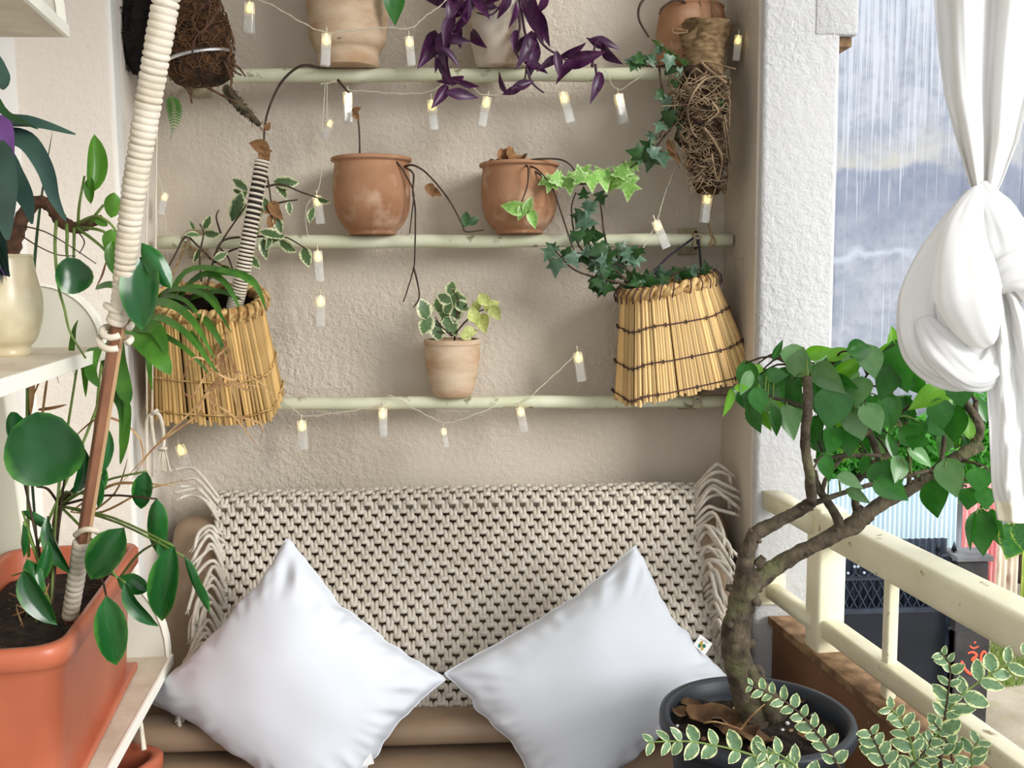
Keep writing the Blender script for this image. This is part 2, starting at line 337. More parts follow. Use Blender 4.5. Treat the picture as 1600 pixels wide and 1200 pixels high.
def roundleaf():
    vs = [V((0, 0.45, -0.05))]; es = [0.001]; fs = []; n = 20
    for rr, e in ((0.35, 0.3), (0.7, 0.65), (1, 1)):
        for i in range(n):
            a = 2*math.pi*i/n; r = rr*0.5*(1+0.05*math.cos(3*a)+(0.07 if abs(a-math.pi/2) < 0.4 else 0))
            vs.append(V((r*math.cos(a)*1.0, 0.5+r*math.sin(a), 0.10*rr*rr*(1+0.5*math.cos(2*a))-0.05))); es.append(e)
    for i in range(n):
        j = (i+1) % n; fs.append((0, 1+i, 1+j))
        for k in (0, 1): fs.append((1+k*n+i, 1+(k+1)*n+i, 1+(k+1)*n+j, 1+k*n+j))
    return MB().add(vs, fs, es)
HEART = [0.02, 0.30, 0.40, 0.42, 0.39, 0.32, 0.22, 0.11, 0.0]
OVATE = [0.02, 0.16, 0.25, 0.29, 0.29, 0.26, 0.2, 0.1, 0.0]
OVAL = [0.02, 0.2, 0.30, 0.34, 0.34, 0.31, 0.26, 0.17, 0.0]
LANCE = [0.03, 0.07, 0.1, 0.115, 0.115, 0.1, 0.075, 0.045, 0.0]
SHAPES = {
 'tree': [blade('leaf', HEART, fold=0.12, droop=0.1, notch=0.1), blade('leaf', HEART, fold=0.35, droop=0.25, notch=0.05), blade('leaf', OVATE, fold=0.25, droop=0.15)],
 'pilea': [blade('leaf', OVAL, fold=0.5, droop=0.2, wavy=0.05), blade('leaf', OVAL, fold=-0.35, droop=0.3, wavy=0.08), roundleaf()],
 'ivy': [ivyleaf(), ivyleaf(0.6, 0.3), ivyleaf(1.2, 0.05)],
 'ovate': [blade('leaf', OVATE, fold=0.2, droop=0.2, wavy=0.05), blade('leaf', OVATE, fold=0.5, droop=0.35)],
 'oval': [blade('leaf', OVAL, fold=0.25, droop=0.1, nv=6), blade('leaf', OVAL, fold=0.1, droop=0.25, nv=6)],
 'lance': [blade('leaf', LANCE, fold=0.5, droop=0.12, nv=10), blade('leaf', LANCE, fold=0.4, droop=0.4, nv=10)],
 'tongue': [blade('leaf', [0.06, 0.12, 0.17, 0.2, 0.19, 0.16, 0.11, 0.06, 0], fold=0.55, droop=0.2, nv=8), blade('leaf', [0.06, 0.12, 0.17, 0.2, 0.19, 0.16, 0.11, 0.06, 0], fold=0.35, droop=0.5, nv=8)],
}
_lc = {}
def leafmesh(kind, i, mt):
    k = (kind, i, mt)
    if k not in _lc: _lc[k] = SHAPES[kind][i].mesh('leaf_'+kind, mt=M[mt])
    return _lc[k]
def leafM(base, dr, nrm, ln, wr=1.0):
    y = dr.normalized(); x = y.cross(nrm); x = x.normalized() if x.length > 1e-4 else y.orthogonal().normalized()
    z = x.cross(y); m_ = frame(base, x*ln*wr, y*ln, z*ln); return m_
def leafpx(T, kind, i, mt, px, py, d, ln, ang, wr=1.0, tilt=0.0, turn=0.0, name='leaf', back=False):
    """a leaf whose middle stands at this spot; ang 0 = tip up, clockwise; returns where its stalk joins"""
    a = rad(ang); dr = rt*math.sin(a)+up*math.cos(a); n = -ray(px, py).normalized()
    n = (n-dr*n.dot(dr)).normalized()
    side = dr.cross(n); q = Matrix.Rotation(rad(tilt), 3, side); dr = q @ dr; n = q @ n
    q = Matrix.Rotation(rad(turn), 3, dr); n = q @ n
    L_ = ln*d/F; c = P(px, py, d); base = c-dr*L_*0.5
    T.inst(name, leafmesh(kind, i, mt), leafM(base, dr, n, L_, wr)); return base

# ---------------------------------------------------------------- setting
XR2 = P(1307, 300, 2.3).x
WX0, WX1 = P(245, 600, 2.6).x, P(1131, 600, 2.6).x
PD = 0.30
wb = MB().box(((XR2-1.1)/2, 0.06, 1.35), (XR2+1.1-0.002, 0.12, 2.7)); struct('wall_back', wb, M['wall'])
# right pillar: niche side is beige, front is pale
XR2 = P(1307, 300, 2.3).x; XR1 = P(1183, 400, 2.3).x
b = MB().box(((WX1+XR2)/2+0.001, -PD/2, 1.35), (XR2-WX1, PD, 2.7), bev=0.012); struct('wall_right', b, M['pillar'], flat=False)
b = MB().box((WX1-0.002, -PD/2+0.008, 1.35), (0.006, PD-0.02, 2.7)); struct('wall_right_niche', b, M['wall'])
b = MB().box((XR2-0.02, -PD/2, 2.4), (0.12, PD, 0.6), bev=0.008)
b.v = [V((v.x, v.y, v.z-(0.02 if v.z < 2.2 and v.x < XR2 else 0))) for v in b.v]
zl = P(1320, 55, 2.3).z; b = MB().box((XR2-0.01, -PD/2, (zl+2.7)/2), (0.10, PD+0.004, 2.7-zl), bev=0.006); struct('trim_1', b, M['pillar'], flat=False)
b = MB().box((XR2+0.012, -PD/2, zl-0.012), (0.04, PD*0.9, 0.02)); struct('trim_2', b, M['curbtop'])
XL1 = P(182, 300, 2.3).x; XL0 = -0.985
b = MB().box(((XL1+XL0)/2-0.06, -PD/2, 1.35), (XL1-XL0+0.12, PD, 2.7), bev=0.006); struct('wall_left', b, M['pillarL'], flat=False)
b = MB()
q = [V((XL1-0.002, -PD+0.004, 0)), V((XL1+0.006, -PD+0.006, 0)), V((WX0+0.002, -0.0, 0)), V((XL1-0.002, 0, 0))]
b.prism(q, V((0, 0, 2.7))); struct('wall_left_niche', b, M['white'])
b = MB().box((XL0-0.06, -2.2, 1.35), (0.12, 3.8, 2.7)); struct('wall_left_side', b, M['white'])
b = MB().box((0.05, -2.05, -0.075), (2.3, 4.1, 0.15)); struct('floor', b, M['floor'])
b = MB().box((-0.1, -1.4, 2.75), (2.0, 2.8, 0.1)); struct('ceiling', b, M['white'])

# ---------------------------------------------------------------- outside
GZ = P(1515, 1142, 8.8).z
def groundmat():
    return pm('dirt_path', srgb(170, 160, 142), srgb(144, 133, 114), scale=1.5, rough=0.95, c3=srgb(140, 140, 104), s3=4, m3=(0.55, 0.75), bump=0.4, bscale=20, bdist=0.02)
b = MB().grid(lambda u, v: V((1.2+u*20, -3+v*22, GZ+0.02*noise.noise(V((u*30, v*30, 0))))), 40, 40); struct('ground', b, groundmat(), flat=False)
M['stain'] = pm('stained_concrete', srgb(136, 142, 155), srgb(158, 162, 171), scale=2.4, rough=0.9, bump=0.2, bscale=8)
def stainmat():
    m_ = M['stain']; N = m_.node_tree.nodes; L = m_.node_tree.links; B = N['Principled BSDF']
    src = B.inputs['Base Color'].links[0].from_socket; tc = N.new('ShaderNodeTexCoord')
    sp = N.new('ShaderNodeSeparateXYZ'); L.new(tc.outputs['Object'], sp.inputs[0])
    def math_(op, a, b_=None, c_=None):
        x = N.new('ShaderNodeMath'); x.operation = op
        for i_, q_ in enumerate((a, b_, c_)):
            if q_ is None: continue
            if isinstance(q_, (int, float)): x.inputs[i_].default_value = q_
            else: L.new(q_, x.inputs[i_])
        return x.outputs[0]
    def tex(scl, stretch, det=4):
        mp = N.new('ShaderNodeMapping'); mp.inputs['Scale'].default_value = stretch; L.new(tc.outputs['Object'], mp.inputs[0])
        t = N.new('ShaderNodeTexNoise'); t.inputs['Scale'].default_value = scl; t.inputs['Detail'].default_value = det; L.new(mp.outputs[0], t.inputs[0]); return t.outputs[0]
    def rng(x, a, b_, c_=0.0, d_=1.0):
        r_ = N.new('ShaderNodeMapRange'); L.new(x, r_.inputs[0])
        for i_, q_ in enumerate((a, b_, c_, d_)): r_.inputs[i_+1].default_value = q_
        return r_.outputs[0]
    def mx(f, a, col):
        x = N.new('ShaderNodeMix'); x.data_type = 'RGBA'; L.new(f, x.inputs[0]); L.new(a, x.inputs[6]); x.inputs[7].default_value = (*col, 1); return x.outputs[2]
    src = mx(math_('MULTIPLY', rng(tex(7, (1, 1, 1), 12), 0.48, 0.62), 0.35), src, srgb(116, 121, 133)); src = mx(math_('MULTIPLY', rng(tex(3.5, (1, 1, 0.5), 12), 0.52, 0.66), 0.45), src, srgb(168, 172, 178))
    z = sp.outputs[2]; wob = math_('MULTIPLY_ADD', tex(1.6, (1, 1, 1), 8), 0.7, z)     # height with ragged edge
    # heights (object origin is world origin)
    zb = P(1450, 262, 14).z+0.35
    dark = math_('MULTIPLY', rng(wob, zb+0.05, zb-0.05), rng(wob, zb-1.6, zb-0.3)); src = mx(math_('MULTIPLY', dark, 0.5), src, srgb(98, 107, 130))
    band = math_('MULTIPLY', rng(wob, zb-0.02, zb+0.06), rng(wob, zb+0.65, zb+0.15)); band = math_('MULTIPLY', band, rng(tex(1.3, (1, 1, 1), 6), 0.4, 0.65))
    src = mx(math_('MULTIPLY', band, 0.8), src, srgb(176, 172, 160))
    # white drips, dense at the top and thinning downwards
    st = tex(24, (1, 1, 0.016), 3); st2 = tex(48, (1, 1, 0.012), 2)
    thr = rng(z, P(1400, 330, 14).z, P(1400, -30, 14).z, 0.66, 0.47)
    s1 = rng(math_('SUBTRACT', st, thr), -0.01, 0.04); s2 = rng(math_('SUBTRACT', st2, thr), 0.0, 0.03)
    src = mx(math_('MULTIPLY', math_('MAXIMUM', s1, s2), 0.62), src, srgb(184, 189, 198))
    sd = rng(tex(5, (1, 1, 0.05), 3), 0.56, 0.68); src = mx(math_('MULTIPLY', sd, 0.35), src, srgb(84, 90, 108))
    zw = P(1450, 398, 14).z+0.3; w2 = math_('MULTIPLY', rng(wob, zw-0.05, zw+0.02), rng(wob, zw+0.12, zw+0.05)); src = mx(math_('MULTIPLY', math_('MULTIPLY', w2, rng(tex(1.1, (1, 1, 1), 4), 0.45, 0.6)), 0.7), src, srgb(176, 182, 194))
    L.new(src, B.inputs['Base Color'])
stainmat()
b = MB().box((10, 14-2.6+0.25, GZ+5.6), (15, 0.5, 11.2)); single('apartment_wall', b, M['stain'], 'tall grey blue concrete wall of the neighbouring building, streaked with white drips', 'building', (0, 0, 0), flat=True)

def corrugated(name, x0, x1, y0, y1, d, mt, label, pitch=7.5, tilt=0, sway=0.0):
    a = P(x0, y1, d); c = P(x1, y0, d); w_ = c.x-a.x; h_ = c.z-a.z; n = max(int((x1-x0)/pitch), 3)*6; amp = pitch*d/F*0.22
    b = MB().grid(lambda u, v: V((a.x+u*w_+sway*v*w_, d-2.6+amp*math.sin(u*n/6*2*math.pi), a.z+v*h_+tilt*u)), n, 2)
    return single(name, b, mt, label, 'fence', (a.x+w_/2, d-2.6, a.z), mods=[('sol', 0.01)])
M['cblue'] = pm('pale_blue_sheet', srgb(186, 204, 212), srgb(160, 184, 196), scale=2, rough=0.5, stretch=(1, 1, 0.3))
M['cred'] = pm('red_sheet', srgb(196, 90, 92), srgb(228, 170, 168), scale=5, rough=0.6, stretch=(2, 1, 0.25))
M['crust'] = pm('rusty_sheet', srgb(226, 216, 196), srgb(206, 190, 164), scale=3, rough=0.7, stretch=(1, 1, 0.2), c3=srgb(120, 60, 40), s3=5, m3=(0.52, 0.62))
M['cgreen'] = pm('mossy_sheet', srgb(176, 190, 90), srgb(140, 160, 70), scale=5, rough=0.8)
M['cdark'] = pm('dark_ribbed_sheet', srgb(44, 54, 70), srgb(34, 42, 56), scale=3, rough=0.5)
corrugated('fence_sheet', 1290, 1497, 745, 985, 11.2, M['cblue'], 'pale blue corrugated metal sheet of the fence beyond the railing')
corrugated('fence_sheet', 1497, 1562, 755, 985, 11.2, M['cred'], 'faded red corrugated metal sheet beside the pale blue sheet')
corrugated('fence_sheet', 1540, 1592, 850, 985, 11.6, M['crust'], 'rust streaked cream corrugated sheet right of the dark gate post', pitch=10)
corrugated('fence_sheet', 1592, 1680, 850, 985, 11.62, M['cgreen'], 'mossy green sheet at the far right end of the fence', pitch=10)
# gate
M['gate'] = pm('dark_gate_paint', srgb(20, 26, 36), srgb(14, 18, 27), scale=3, rough=0.5)
M['gatel'] = pm('worn_gate_paint', srgb(50, 58, 72), srgb(32, 38, 50), scale=6, rough=0.4)
M['gball'] = pm('gate_silver_knob', srgb(170, 180, 196), rough=0.3, metal=0.6)
D = 8.9
gl, gr = P(1255, 1000, D).x, P(1478, 1000, D).x
zt, zm, zb_ = P(1400, 900, D).z, P(1400, 952, D).z, GZ
G = Thing('metal_gate', 'dark blue metal gate with lattice band and scroll top beyond the railing', 'gate', ((gl+gr)/2, D-2.6, GZ))
G.part('gate_panel', MB().box(((gl+gr)/2, D-2.6, (zm+zb_)/2+0.03), (gr-gl, 0.05, zm-zb_-0.06), bev=0.01), M['gate'], flat=True)
fr = MB()
for z in (zt, zm): fr.box(((gl+gr)/2, D-2.6, z), (gr-gl, 0.07, 0.05))
for x in (gl, gr): fr.box((x, D-2.6, (zt+zb_)/2), (0.05, 0.07, zt-zb_))
G.part('gate_frame', fr, M['gatel'], flat=True)
n = 16; w_ = (gr-gl)/n; bar = MB().tube([V((0, 0, 0)), V((0, 0, 1))], 1, 6).mesh('lattice_bar', mt=M['gatel'])
def rodinst(T, name, me, a, b_, r, parent=None):
    z = b_-a; L_ = z.length; z = z.normalized(); x = z.orthogonal().normalized(); y = z.cross(x)
    return T.inst(name, me, frame(a, x*r, y*r, z*L_), parent)
for i in range(-2, n):
    for s in (0, 1):
        a = V((gl+i*w_, D-2.6-0.01*s, zm)); c = V((gl+(i+2)*w_, D-2.6-0.01*s, zt))
        if s: a.z, c.z = c.z, a.z
        for p_, q_ in ((a, c), (c, a)):
            if p_.x < gl: t = (gl-p_.x)/(q_.x-p_.x); p_[:] = p_.lerp(q_, t)
            if p_.x > gr: t = (gr-p_.x)/(q_.x-p_.x); p_[:] = p_.lerp(q_, t)
        if (c-a).length > 0.05: rodinst(G, 'lattice_bar', bar, a, c, 0.008)
b = MB().grid(lambda u, v: V((gl+u*(gr-gl), D-2.6+0.06+0.012*math.sin(u*44*math.pi), zm+v*(P(1400, 845, D).z-zm))), 264, 1)
G.part('ribbed_sheet', b, M['cdark'], mods=[('sol', 0.006)])
for i in range(9):
    x = gl+(i+0.5)*(gr-gl)/9; b = MB(); hh = 0.19
    for s in (-1, 1):
        pts = [V((x+s*(0.01+0.075*math.sin(t*3.4)*(1-0.25*t)), D-2.66, zt+0.02+hh*(0.5-0.5*math.cos(t*2.9)))) for t in [k/9*1.35 for k in range(10)]]
        b.tube(pts, 0.008, 6)
    G.part('scroll', b, M['gatel'])
    b = MB()
    for (dx, dz) in ((-0.085, 0.17), (-0.06, 0.12), (0.06, 0.12), (0.085, 0.17), (0.0, 0.06)):
        b.lathe([(0.001, -0.016), (0.012, -0.011), (0.016, 0), (0.012, 0.011), (0.001, 0.016)], V((x+dx, D-2.67, zt+dz)), 8)
    G.part('knob_cluster', b, M['gball'])
    G.part('spear', MB().box((x+0.11, D-2.62, zt+0.12), (0.018, 0.018, 0.24)).lathe([(0.03, 0), (0.001, 0.09)], V((x+0.11, D-2.62, zt+0.24)), 6), M['gate'])
b = MB().tube([V((gr-0.02, D-2.66, GZ+1.0)), V((gr+0.09, D-2.66, GZ+1.0))], 0.02, 8); G.part('hinge', b, M['gatel'])
# gate post with orange marks
D = 8.75; x0, x1 = P(1490, 1000, D).x, P(1543, 1000, D).x; xm = (x0+x1)/2; ztp = P(1515, 876, D).z
M['postm'] = pm('grey_post_concrete', srgb(64, 62, 62), srgb(40, 39, 40), scale=3, rough=0.85, bump=0.4, bscale=20, bdist=0.01)
M['postc'] = pm('post_capstone', srgb(112, 114, 116), srgb(90, 90, 92), scale=5, rough=0.8)
M['orange'] = pm('orange_red_paint', srgb(232, 92, 66), rough=0.6)
T = Thing('gate_post', 'dark grey concrete gate post with orange red painted symbol', 'post', (xm, D-2.6, GZ))
zk = P(1515, 986, D).z
T.part('post_body', MB().box((xm, D-2.6+0.13, (GZ+ztp)/2-0.01), (x1-x0-0.03, 0.24, ztp-GZ-0.02), bev=0.008), M['postm'], flat=True)
T.part('post_foot', MB().box((xm+0.015, D-2.6+0.13, (GZ+zk)/2), (x1-x0, 0.28, zk-GZ), bev=0.01), M['postm'], flat=True)
T.part('post_cap', MB().box((xm, D-2.6+0.13, ztp+0.02), (x1-x0+0.02, 0.32, 0.05), bev=0.01), M['postc'], flat=True)
def pxt(pts, d, r, mt, nm, dy=0.0):
    b = MB().tube([V((p.x, p.y+dy, p.z)) for p in PL(pts, d)], [r*0.6, r, r, r*0.7], 6, k=4); c = sum((v.y for v in b.v))/len(b.v)
    b.v = [V((v.x, c+(v.y-c)*0.25, v.z)) for v in b.v]; T.part(nm, b, mt)
dd = D-0.013
pxt([(1512, 1021), (1520, 1019), (1526, 1024), (1519, 1031), (1527, 1035), (1527, 1046), (1518, 1053), (1509, 1047), (1504, 1036), (1501, 1034)], dd, 0.017, M['orange'], 'painted_mark')
pxt([(1526, 1035), (1532, 1034), (1533, 1024), (1537, 1018), (1541, 1021)], dd, 0.014, M['orange'], 'painted_mark')
pxt([(1515, 1009), (1521, 1013), (1529, 1010)], dd, 0.010, M['orange'], 'painted_mark')
pxt([(1522, 1003), (1524, 1005)], dd, 0.014, M['orange'], 'painted_mark')
for a_ in ([(1511, 958), (1520, 966), (1528, 972)], [(1514, 968), (1522, 962), (1531, 966)], [(1512, 974), (1520, 972), (1527, 980)]): pxt(a_, D+0.004, 0.016, M['orange'], 'painted_mark')
# grass, rubble, foliage
b = MB(); rg = random.Random(5)
for i in range(5200):
    x = rg.uniform(3.9, 7.5); y = rg.uniform(9.75, 11.0)-2.6
    h = rg.uniform(0.04, 0.11); a = V((x, y, GZ)); c = a+V((rg.uniform(-.05, .05), rg.uniform(-.05, .02), h))
    w_ = V((rg.uniform(0.008, 0.016), 0, 0)); b.add([a-w_, a+w_, c], [(0, 1, 2)])
M['g_lawn'] = leafmat('lawn_blade', srgb(150, 168, 92), srgb(120, 142, 70), tr=0.3, rough=0.7, nscale=3)
single('grass_patch', b, M['g_lawn'], 'short dry green grass strip between dirt path and fence', 'grass', (5.7, 7.8, GZ), kind='stuff')
for i, (x_, w_, lb) in enumerate([(1552, .13, 'tan rubble stone right behind the dark gate post'), (1568, .10, 'second rubble stone from the gate post at the fence foot'), (1582, .15, 'largest rubble stone at the fence foot, third from the gate post'), (1598, .09, 'small rubble stone at the far right of the fence foot')]):
    c = P(x_, 1, 11.3); c = V((c.x, 11.3-2.6+0.1*(i % 2), GZ)); b = MB().box((0, 0, w_*0.5), (w_*1.7, w_, w_), bev=w_*0.2, seg=1); b.v = [Matrix.Rotation(i*1.3, 3, 'Z') @ v+c for v in b.v]
    single('rubble_stone', b, M['curbtop'], lb, 'stone', c, group='rubble stones at the fence foot', flat=True)
def farfoliage(name, label, x0, x1, y0, y1, d0, d1, n, ls, mt, seed):
    rg = random.Random(seed); b = MB(); cx, cy = (x0+x1)/2, (y0+y1)/2
    for i in range(n):
        a = rg.uniform(0, 6.28); q = rg.random()**0.6; px = cx+math.cos(a)*q*(x1-x0)/2; py = cy+math.sin(a)*q*(y1-y0)/2
        p = P(px, py, rg.uniform(d0, d1)); L_ = rg.uniform(0.6, 1.2)*ls
        dr = V((rg.uniform(-1, 1), rg.uniform(-1, 0.4), rg.uniform(-1, 0.6))).normalized(); sd = dr.cross(V((rg.uniform(-1, 1), rg.uniform(-1, 1), rg.uniform(0, 1)))).normalized()*L_*0.11
        b.add([p, p+dr*L_*0.4+sd, p+dr*L_, p+dr*L_*0.4-sd], [(0, 1, 2, 3)])
    base = P(cx, cy, (d0+d1)/2); base.z = GZ
    T_ = Thing(name, label, 'bush', base)
    T_.part('foliage', b, mt, kind='stuff')
    s_ = MB()
    for i in range(6):
        q = P(rg.uniform(x0*0.7+x1*0.3, x0*0.3+x1*0.7), cy, (d0+d1)/2)
        s_.tube([base+V((rg.uniform(-.2, .2), 0, 0)), base.lerp(q, 0.5)+V((rg.uniform(-.1, .1), 0, 0)), q], [0.05, 0.03, 0.012], 6, k=3)
    T_.part('stem', s_, M['stem'])
farfoliage('bamboo_bush', 'bright green feathery bush hanging over the pale blue fence', 1250, 1480, 640, 830, 11.7, 12.4, 8000, 0.24, M['g_far'], 3)
farfoliage('leafy_bush', 'bright green bush behind the fence under the knotted curtain', 1500, 1700, 600, 790, 12.8, 13.5, 5000, 0.28, M['g_far'], 9)

# ---------------------------------------------------------------- curb and railing
RA = [P(1292, 900, 2.09).x, P(1292, 900, 2.09).y]                 # railing start on plan
rdir = V((0.11, -1, 0)).normalized(); rn = V((-rdir.y, rdir.x, 0))
c0 = V((P(1213, 960, 2.27).x, -PD-0.005, 0)); zc = P(1215, 968, 2.27).z; LC = 1.9
b = MB().prism([c0, c0+rdir*LC, c0+rdir*LC+V((0.055, 0, 0)), c0+V((0.055, 0, 0))][::-1], V((0, 0, zc-0.02))); struct('curb', b, M['curb'])
b = MB().prism([c0+V((-.012, 0, zc-0.018)), c0+rdir*LC+V((-.012, 0, zc-0.018)), c0+rdir*LC+V((0.06, 0, zc-0.018)), c0+V((0.06, 0, zc-0.018))][::-1], V((0, 0, 0.018))); struct('trim_3', b, M['curbtop'])
RB = V((P(1290, 900, 2.09).x, 2.09-2.6, 0)); zt = P(1340, 850, 1.93).z; zl = P(1290, 980, 2.07).z
RL = Thing('balcony_railing', 'cream painted steel railing on the brown curb, beside the black pot', 'railing', (RB.x, RB.y, zc))
def railbar(z, hw, hh, nm, s0=0.0, L_=1.85):
    b = MB(); a = V((RB.x, RB.y, z))+rdir*s0; mm = frame(V((0, 0, 0)), rn, rdir, V((0, 0, 1)))
    b.box(a+rdir*L_/2, (hw*2, L_, hh*2), mm, bev=min(hw, hh)*0.35); RL.part(nm, b, M['rail'])
railbar(zt, 0.034, 0.034, 'top_rail'); railbar(zl, 0.021, 0.021, 'lower_rail')
mm = frame(V((0, 0, 0)), rn, rdir, V((0, 0, 1)))
RL.part('post', MB().box((RB.x, RB.y, (zc+zt)/2+0.015), (0.064, 0.064, zt-zc+0.05), mm, bev=0.008), M['rail'])
for s_, w_ in ((0.27, 0.013), (0.80, 0.013), (1.3, 0.013)):
    a = RB+rdir*s_; RL.part('baluster', MB().box((a.x, a.y, (zc+zt)/2), (0.022, 0.022, zt-zc), mm, bev=0.004), M['rail'])
a = P(1250, 952, 2.2); RL.part('wall_bracket', MB().tube([V((RB.x-0.02, RB.y, zl+0.005)), V((RB.x-0.06, -PD+0.01, zl+0.015))], 0.022, 4).box((RB.x-0.06, -PD-0.006, zl+0.015), (0.075, 0.012, 0.075), bev=0.003), M['rail'])
b = MB().tube([V((RB.x-0.02, RB.y, zt)), V((RB.x-0.06, -PD+0.01, zt+0.01))], 0.03, 4); RL.part('wall_bracket', b, M['rail'])

# ---------------------------------------------------------------- pipes on the back wall
def pipe(y0, x0, x1, d, label, brk):
    a, c = P(x0, y0[0], d), P(x1, y0[1], d)
    T = Thing('shelf_pipe', label, 'pipe', (a+c)/2, 'painted pipes across the niche wall')
    T.part('pipe_tube', MB().tube([a.lerp(c, i/24)+V((0, 0, 0.0012*math.sin(i*1.3))) for i in range(25)], 0.0165, 20), M['pipe'])
    for x in brk:
        q = P(x, y0[0]+(y0[1]-y0[0])*(x-x0)/(x1-x0), d)
        b = MB(); b.tube([q+V((0, 0.0, -0.0)), V((q.x, -0.001, q.z))], 0.008, 8)
        b.box((q.x, -0.004, q.z), (0.05, 0.008, 0.07), bev=0.002)
        b.lathe([(0.0185, -0.011), (0.0185, 0.011)], q, 16, Matrix.Rotation(rad(90), 4, 'Y'))
        b.box(q+V((0, -0.014, 0)), (0.022, 0.012, 0.034), bev=0.002); br = T.part('bracket', b, M['bracket'], flat=False)
        T.part('screw', MB().lathe([(0.004, -0.002), (0.004, 0.002), (0.001, 0.003)], q+V((0, -0.022, 0.004)), 8, Matrix.Rotation(rad(90), 4, 'X')), M['silver'], parent=br)
    return (a.z+c.z)/2
PZ1 = pipe((119, 116), 212, 1138, 2.5, 'topmost cream painted pipe, under the tall clay pots', (300, 1075))
PZ2 = pipe((379, 375), 248, 1143, 2.5, 'middle cream painted pipe, under the two round terracotta pots', (294, 1087))
PZ3 = pipe((633, 626), 246, 1136, 2.5, 'lowest cream painted pipe, under the small pale pot', (330, 1087))
PR = 0.0165

# ---------------------------------------------------------------- clay pots
def pot(name, label, px, py_bot, py_top, d, prof, mt, zr, soil=True, group=None):
    """prof: (radius in pixels, height 0..1) up the outside; the foot stands at height zr"""
    c = P(px, py_bot, d); s = d/F; h = (py_bot-py_top)*s
    c = V((c.x, c.y, zr)); T = Thing(name, label, 'pot' if 'potted' not in label else 'potted plant', c, group)
    out = [(r*s, t*h) for r, t in prof]; out = [tuple(x) for x in smooth([V((a, b_, 0)) for a, b_ in out], 4)]; out = [(a[0], a[1]) for a in out]
    inn = [(max(r-0.009, 0.005), z) for r, z in out[::-1] if z > h*0.15]
    T.part('pot_body', MB().lathe([(0.003, 0.0)]+out+inn, c, 56), mt)
    rr = prof[-2][0]*s-0.009
    if soil: T.part('soil', MB().lathe([(rr*0.94, h*0.80), (rr*0.98, h*0.86), (rr*0.6, h*0.88), (0.002, h*0.885)], c, 24), M['soil'])
    return T, c, h
RND = [(34, 0), (36, .015), (37, .05), (45, .12), (55, .28), (58.5, .5), (58, .75), (56, .9), (57, .93), (61, .95), (61, .985), (57, 1.0)]
zp = PZ2+PR
TA, cA, hA = pot('terracotta_pot', 'round terracotta potted plant of bare trailing vines, left on the middle pipe', 583, 368, 251, 2.5, RND, M['terra'], zp, group='round terracotta pots on the middle pipe')
TB, cB, hB = pot('terracotta_pot', 'round terracotta potted ivy with lime leaves and dead leaf, right on the middle pipe', 812, 368, 260, 2.5, RND, M['terra'], zp, group='round terracotta pots on the middle pipe')
SM = [(26, 0), (28, .02), (33, .12), (38, .35), (42, .6), (43, .88), (44.5, .92), (44.5, .98), (42.5, 1)]
TS, cS, hS = pot('clay_pot', 'small pale clay potted plant with variegated leaves on the lowest pipe', 708, 618, 528, 2.5, SM, M['terrapale'], PZ3+PR)
BC = [(44, 0), (46, .04), (46, .10), (53, .14), (58, .22), (61, .5), (60, .75), (57, .9), (60, .93), (60, .98), (56, 1)]
TC, cC, hC = pot('clay_pot', 'tall two tone weathered clay pot, leftmost on the top pipe', 545, 105, -120, 2.5, BC, M['terrapale'], PZ1+PR)
BD = [(38, 0), (40, .02), (43, .08), (50, .3), (55, .6), (57, .85), (60, .9), (60, .97), (56, 1)]
TD, cD, hD = pot('clay_pot', 'lime whitened clay potted plant with purple trailing leaves on the top pipe', 786, 105, -60, 2.5, BD, M['terrawhite'], PZ1+PR)
BE = [(46, 0), (48, .03), (52, .2), (54, .5), (50, .85), (47, .93), (49, .97), (46, 1)]
TE, cE, hE = pot('clay_pot', 'dusty brown clay pot behind the jute wrapped planter in the corner', 1080, 105, 14, 2.5, BE, M['terra'], PZ1+PR)
# oval leaf beside tall pot C: a cactus pad
o = leafpx(TC, 'tongue', 0, 'g_tree', 616, 5, 2.42, 60, 178, 1.4)
TC.part('stem', MB().tube([cC+V((0.02, 0, hC*0.85)), cC+V((0.06, -.02, hC+0.03)), cC+V((0.12, -.05, hC+0.04)), V((o.x, o.y, o.z+0.08)), o+V((0, 0, -0.003))], [0.004, 0.002], 6, k=5), M['stemg'])

def stems(T, name, lst, d, r, mt, k=5, n=6, parent=None):
    for pts in lst:
        T.part(name, MB().tube(PL(pts, d), r, n, k=k), mt, parent)
# vines of pot A
stems(TA, 'vine', [[(560, 262, 2.5), (562, 245), (561, 200), (556, 168)], [(612, 262, 2.47), (618, 252), (632, 270), (646, 300), (644, 330), (640, 365)],
      [(628, 262, 2.47), (645, 258), (668, 272), (700, 310), (722, 350), (728, 362), (757, 359)], [(634, 262, 2.45), (646, 272), (645, 300), (649, 330), (648, 400), (646, 420), (636, 455), (630, 472)], [(646, 418, 2.44), (652, 440), (655, 465), (646, 480)]], 2.44, [0.0028, 0.0016], M['stem'])
for (x, y, l, a, k_) in [(728, 342, 26, 5, 'g_ivy'), (740, 345, 22, 60, 'g_ivy'), (553, 246, 16, -60, 'g_treey'), (543, 246, 12, -40, 'g_treey')]: leafpx(TA, 'ovate', 0, k_, x, y, 2.44, l, a)
for (x, y, l, a) in [(672, 295, 26, 160), (680, 300, 22, 120), (556, 172, 16, 60), (556, 180, 18, 150)]: leafpx(TA, 'ovate', 1, 'dead', x, y, 2.43, l, a, tilt=40)
